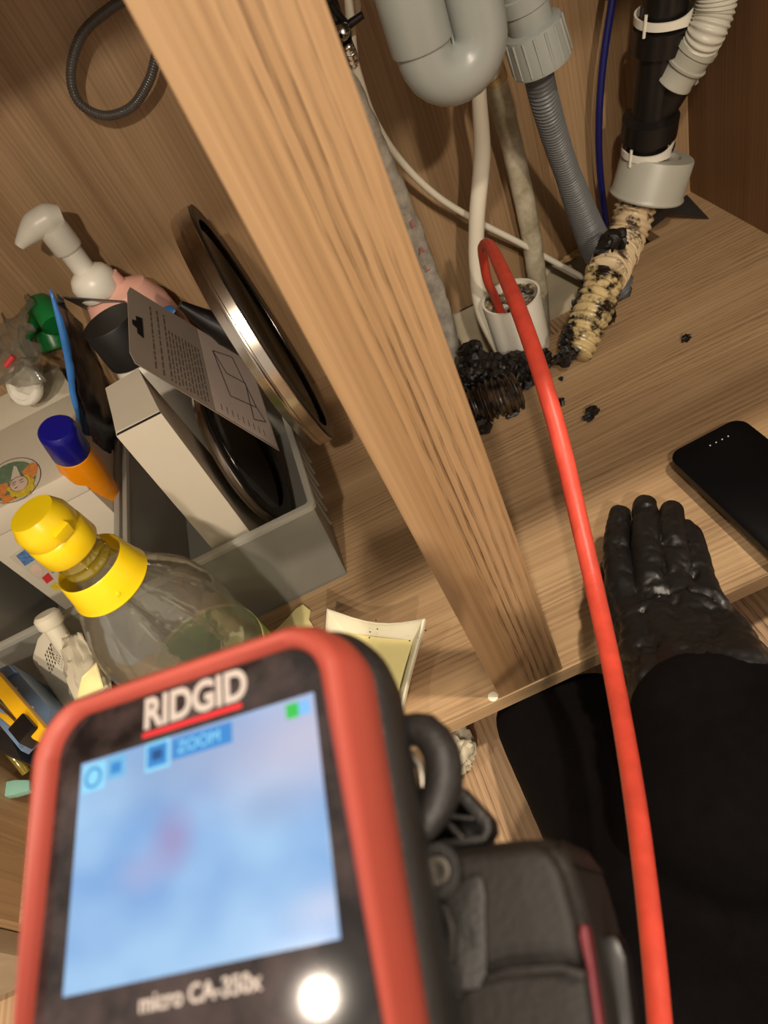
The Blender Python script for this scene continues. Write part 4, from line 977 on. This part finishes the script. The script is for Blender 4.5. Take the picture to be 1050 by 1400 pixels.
dquad('camera_icon', 21, .2, 28.5, 7.4, .6, Ecy, scr); dquad('camera_icon_fill', 21.7, 1, 27.8, 6.6, .7, Eblue, scr); dquad('camera_icon_mark', 23.2, 2.4, 26.4, 5.0, .8, Edk, scr)
dquad('title_band', 29.2, 1.0, 47, 6.2, .6, Eblue, scr)
text_obj('title_text', 'ZOOM', dv(31, 5.0, .8), U, -W_, .0042, .0001, Ecy, scr)
dquad('battery_bar', 62.5, 1.2, 66, 4.8, .6, Egr, scr); dquad('battery_bar', 66, 1.2, 69, 4.8, .6, Elb, scr)
silver = plain('silver_lettering', rgb(178, 168, 162), .4, var=.02)
text_obj('lettering', 'RIDGID', dv(19.6, -4.3, .10), U, -W_, .0112, .0002, silver, dev, .035, .86)
dquad('red_underline', 19.6, -3.0, 50, -1.8, .25, plain('red_line', rgb(200, 36, 44), .4), dev)
text_obj('lettering', 'micro CA-350x', dv(20.9, 57.4, .10), U, -W_, .0048, .0002, silver, dev, .02)
# scratches on the glass
for (a, b_, c, d) in ((205, 1135, 165, 1140), (300, 985, 400, 950)):
    pass
# grip, hook, bracket
def dpoly(name, pp, h0, h1, mat, par, bv=0.0, seg=2):
    return prism(name, [dv(*dpx(a, b, h0), h0) for a, b in pp], N * ((h1 - h0) * .001), mat, par, bv, seg=seg)
grip = dpoly('grip_housing', ((560, 1168), (600, 1158), (735, 1143), (765, 1152), (783, 1178), (806, 1258), (822, 1330), (838, 1430), (850, 1520), (560, 1540)), -42, -105, M['body'], dev, .006, 4)
dpoly('upper_ledge', ((566, 1174), (620, 1166), (728, 1153), (750, 1162), (768, 1190), (788, 1262), (800, 1330), (640, 1348), (622, 1380), (570, 1398)), -38, -46, M['body'], grip, .003, 3)
dpoly('recessed_panel', ((586, 1236), (640, 1196), (660, 1196), (664, 1225), (666, 1330), (655, 1352), (590, 1366)), -36.5, -42, M['blackm'], grip, .0015)
dpoly('raised_rib', ((598, 1232), (612, 1238), (622, 1268), (622, 1310), (604, 1334), (598, 1330), (610, 1305), (609, 1266)), -34.5, -38, M['body'], grip, .001)
for (a, b_) in ((630, 1268), (645, 1282)):
    dpoly('vent_slot', ((a - 4, b_ - 14), (a + 2, b_ - 8), (a + 5, b_ + 16), (a + 1, b_ + 12)), -35.8, -38, M['inkblack'], grip, .0003)
su, sv = dpx(596, 1190, -35)
lathe('screw_boss', dv(su, sv, -38), N, [(.0065, 0), (.0062, .003), (.0040, .003), (.0038, .0012), (0, .0012)], M['blackm'], grip, 24)
lathe('screw_head', dv(su, sv, -36.6), N, [(.0035, 0), (.0033, .0008), (.001, .0009), (0, .0004)], M['steel'], grip, 12)
dpoly('seam_ridge', ((660, 1332), (700, 1322), (770, 1318), (800, 1330), (800, 1338), (765, 1328), (700, 1332), (664, 1344)), -34, -40, M['body'], grip, .0012)
# hook
hk = [dpx(a, b_, -36) for a, b_ in ((556, 1000), (585, 1002), (606, 1030), (610, 1070), (598, 1105), (578, 1135))]
tube('belt_hook', [dv(u, v, -34) for u, v in hk], [.0042, .0050, .0052, .0052, .0048, .0040], M['blackm'], dev, 14, .003)
hk = [dpx(a, b_, -36) for a, b_ in ((562, 1030), (575, 1050), (580, 1085))]
tube('hook_spring', [dv(u, v, -36) for u, v in hk], .0014, M['steel'], dev, 8)
br = dpoly('bracket_plate', ((575, 1070), (618, 1068), (630, 1078), (668, 1122), (670, 1134), (662, 1150), (590, 1160), (572, 1150)), -52, -60, M['black'], dev, .001)
for pp in (((612, 1066), (628, 1074), (669, 1118), (671, 1136), (662, 1152), (655, 1148), (660, 1132), (620, 1086)), ((600, 1110), (648, 1116), (650, 1122), (602, 1117)), ((604, 1124), (612, 1120), (640, 1150), (630, 1152)), ((590, 1150), (662, 1140), (664, 1152), (590, 1162))):
    dpoly('bracket_rib', pp, -44, -54, M['blackm'], br, .0008)
# strap / side seam
dpoly('side_seam', ((794, 1262), (802, 1268), (812, 1330), (826, 1430), (818, 1430), (804, 1330), (792, 1280)), -38, -60, plain('dark_red_trim', rgb(104, 20, 32), .5), dev, .0005)
stp = dpoly('strap_clip', ((806, 1284), (842, 1276), (856, 1310), (872, 1440), (832, 1460), (818, 1370)), -62, -76, M['black'], dev, .002)
dpoly('strap_edge', ((803, 1290), (810, 1288), (822, 1360), (838, 1450), (828, 1450), (814, 1370)), -58, -64, M['black'], stp, .0008)

# ================================================================ PERSON
def sphere_template(nu, nv):
    vs = [(0, 0, 1)]; fs = []
    for j in range(1, nv):
        t = math.pi * j / nv
        for k in range(nu):
            a = 2 * math.pi * k / nu; vs.append((math.sin(t) * math.cos(a), math.sin(t) * math.sin(a), math.cos(t)))
    vs.append((0, 0, -1)); last = len(vs) - 1
    for k in range(nu):
        fs.append((0, 1 + k, 1 + (k + 1) % nu)); b = 1 + (nv - 2) * nu; fs.append((last, b + (k + 1) % nu, b + k))
    for j in range(nv - 2):
        for k in range(nu):
            a = 1 + j * nu; fs.append((a + k, a + nu + k, a + nu + (k + 1) % nu, a + (k + 1) % nu))
    return vs, fs
ST = sphere_template(16, 10)
def capsules(name, chains, mat, parent, vox, smooth_it, dens=.35):
    vs, fs = [], []
    def sph(p, r):
        b = len(vs)
        for x, y, z in ST[0]: vs.append((p.x + x * r, p.y + y * r, p.z + z * r))
        for f in ST[1]: fs.append(tuple(b + i for i in f))
    for ch in chains:
        for (p, r) in ch: sph(V(p), r)
        for (p, r), (q, s_) in zip(ch[:-1], ch[1:]):
            p, q = V(p), V(q); k = max(1, int((q - p).length / (min(r, s_) * dens)))
            for j in range(1, k):
                t = j / k; sph(p * (1 - t) + q * t, r * (1 - t) + s_ * t)
    me = bpy.data.meshes.new(name); me.from_pydata(vs, [], fs); me.update()
    o = link(name, me, mat, parent)
    md = o.modifiers.new('skin', 'REMESH'); md.mode = 'VOXEL'; md.voxel_size = vox; md.use_smooth_shade = True
    md = o.modifiers.new('soft', 'SMOOTH'); md.factor = .5; md.iterations = smooth_it
    return o
per = thing('person', 'kneeling person in black clothes reaching in with a black-gloved hand', 'person', (.12, -.1, -.10))
HZ = lambda px, py, z, r: (P(px, py, z=z), r)
wr = P(962, 945, z=.115)
fing = [
    [HZ(868, 850, .070, .0130), HZ(852, 806, .070, .0120), HZ(843, 752, .064, .0105), HZ(846, 722, .054, .0098), HZ(848, 702, .046, .0080)],
    [HZ(900, 850, .075, .0135), HZ(890, 800, .074, .0118), HZ(884, 745, .068, .0110), HZ(882, 712, .058, .0106), HZ(882, 692, .050, .0092)],
    [HZ(938, 850, .074, .0135), HZ(925, 798, .071, .0115), HZ(919, 748, .064, .0106), HZ(917, 716, .055, .0102), HZ(918, 700, .048, .0090)],
    [HZ(975, 855, .070, .0130), HZ(960, 806, .064, .0105), HZ(952, 765, .058, .0093), HZ(945, 738, .052, .0088), HZ(942, 724, .047, .0076)],
    [HZ(885, 915, .080, .0165), HZ(862, 872, .068, .0150), HZ(842, 828, .060, .0120), HZ(836, 795, .054, .0105), HZ(836, 778, .050, .0088)],
    [HZ(868, 845, .072, .0150), HZ(885, 905, .085, .0190), (wr + V((-.020, 0, -.004)), .022)],
    [HZ(902, 840, .076, .0155), HZ(925, 905, .090, .0210), (wr, .026)],
    [HZ(938, 838, .076, .0155), HZ(960, 900, .090, .0210), (wr, .026)],
    [HZ(972, 842, .072, .0150), HZ(1002, 895, .084, .0210), (wr + V((.022, 0, -.006)), .024)],
    [HZ(880, 870, .076, .016), HZ(985, 870, .078, .017)], [HZ(895, 905, .084, .019), HZ(990, 905, .086, .021)],
    [(wr, .027), (P(975, 1000, z=.098), .026)],
]
for ch in fing[:4]:
    for i in range(len(ch)):
        if i >= 2: ch[i] = (ch[i][0], ch[i][1] * .93)
def fold(pp, z, r=.0030, lift=.0):
    out = []
    for i, (a, b) in enumerate(pp):
        q = P(a, b, z=z); out.append((q + (CAM - q).normalized() * lift, r * (1 if 0 < i < len(pp) - 1 else .6)))
    return out
for (a, b, z, w_) in ((843, 752, .064, 13), (845, 760, .064, 12), (884, 745, .068, 14), (884, 756, .069, 14), (887, 776, .071, 15), (919, 748, .064, 13), (921, 758, .065, 13), (922, 775, .067, 14), (952, 768, .058, 12), (950, 757, .057, 11), (848, 782, .068, 14), (852, 796, .070, 15), (857, 822, .072, 16), (845, 724, .054, 9), (882, 712, .058, 10), (918, 716, .055, 9)):
    w_ *= .72; fing.append(fold(((a - w_, b + 3), (a, b - 2), (a + w_, b + 2)), z, .0026, .0088))
for pp in (((900, 832), (948, 842), (1000, 872)), ((912, 815), (960, 824), (1000, 850)), ((925, 866), (975, 876), (1018, 900)), ((880, 850), (905, 835), (935, 812)), ((850, 846), (880, 832), (905, 815)), ((935, 890), (985, 898)), ((945, 806), (975, 812), (992, 828)), ((870, 880), (900, 862), (918, 850)), ((940, 852), (985, 862), (1010, 880))):
    fing.append(fold(pp, .078, .0042, .0128))
gl = capsules('glove', fing, M['glove'], per, .0016, 5, .16)
tx = bpy.data.textures.new('crease', 'MARBLE'); tx.noise_scale = .022; tx.noise_depth = 3; tx.turbulence = 9; tx.marble_type = 'SHARP'
md = gl.modifiers.new('creases', 'DISPLACE'); md.texture = tx; md.strength = .0042; md.mid_level = .5; md.texture_coords = 'LOCAL'
arm = [(P(970, 996, z=.105), .048), (P(990, 1100, z=.105), .052), (V((.215, .10, .13)), .056), (V((.250, -.04, .18)), .060), (V((.27, -.20, .33)), .064), (V((.27, -.36, .48)), .072)]
body = [
    arm,
    [(V((.27, -.36, .48)), .07), (V((.12, -.42, .48)), .11), (V((.10, -.44, .30)), .13), (V((.10, -.42, .08)), .14)],
    [(V((.10, -.42, .08)), .13), (V((.22, -.28, .06)), .10), (P(1120, 1330, z=-.01), .095), (P(1060, 1130, z=-.03), .075), (P(1060, 1010, z=-.04), .058)],
    [(P(1060, 1010, z=-.04), .055), (V((.26, .0, -.045)), .050), (V((.26, -.25, -.05)), .045)],
    [(V((.06, -.42, .06)), .12), (P(905, 1450, z=.04), .085), (P(925, 1290, z=.02), .075), (P(855, 1125, z=-.012), .062), (P(738, 990, z=-.060), .041)],
    [(P(738, 990, z=-.060), .040), (P(900, 1150, z=-.05), .048), (V((.08, -.25, -.05)), .045)],
    [(P(738, 990, z=-.060), .040), (P(815, 975, z=-.062), .037), (P(900, 1010, z=-.062), .037)],  # added black limb, stands in for shadow in the gap under the shelf edge
    [(P(1000, 1100, z=-.03), .065), (P(1000, 1300, z=.0), .085), (V((.14, -.25, .03)), .10)],
]
capsules('clothed_body', body, M['fabric'], per, .009, 4, .5)

# white tissue on the kitchen floor
tsx = P(617, 1035, z=-.07)
tag(blobs('tissue', [(P(618, 1022, z=-.075), (.022, .020, .022)), (P(622, 1040, z=-.085), (.016, .014, .014)), (P(606, 1045, z=-.085), (.016, .014, .014))], M['tissue'], None, 4, .3, 2.2), 'crumpled off-white tissue on the floor under the shelf edge', 'tissue')
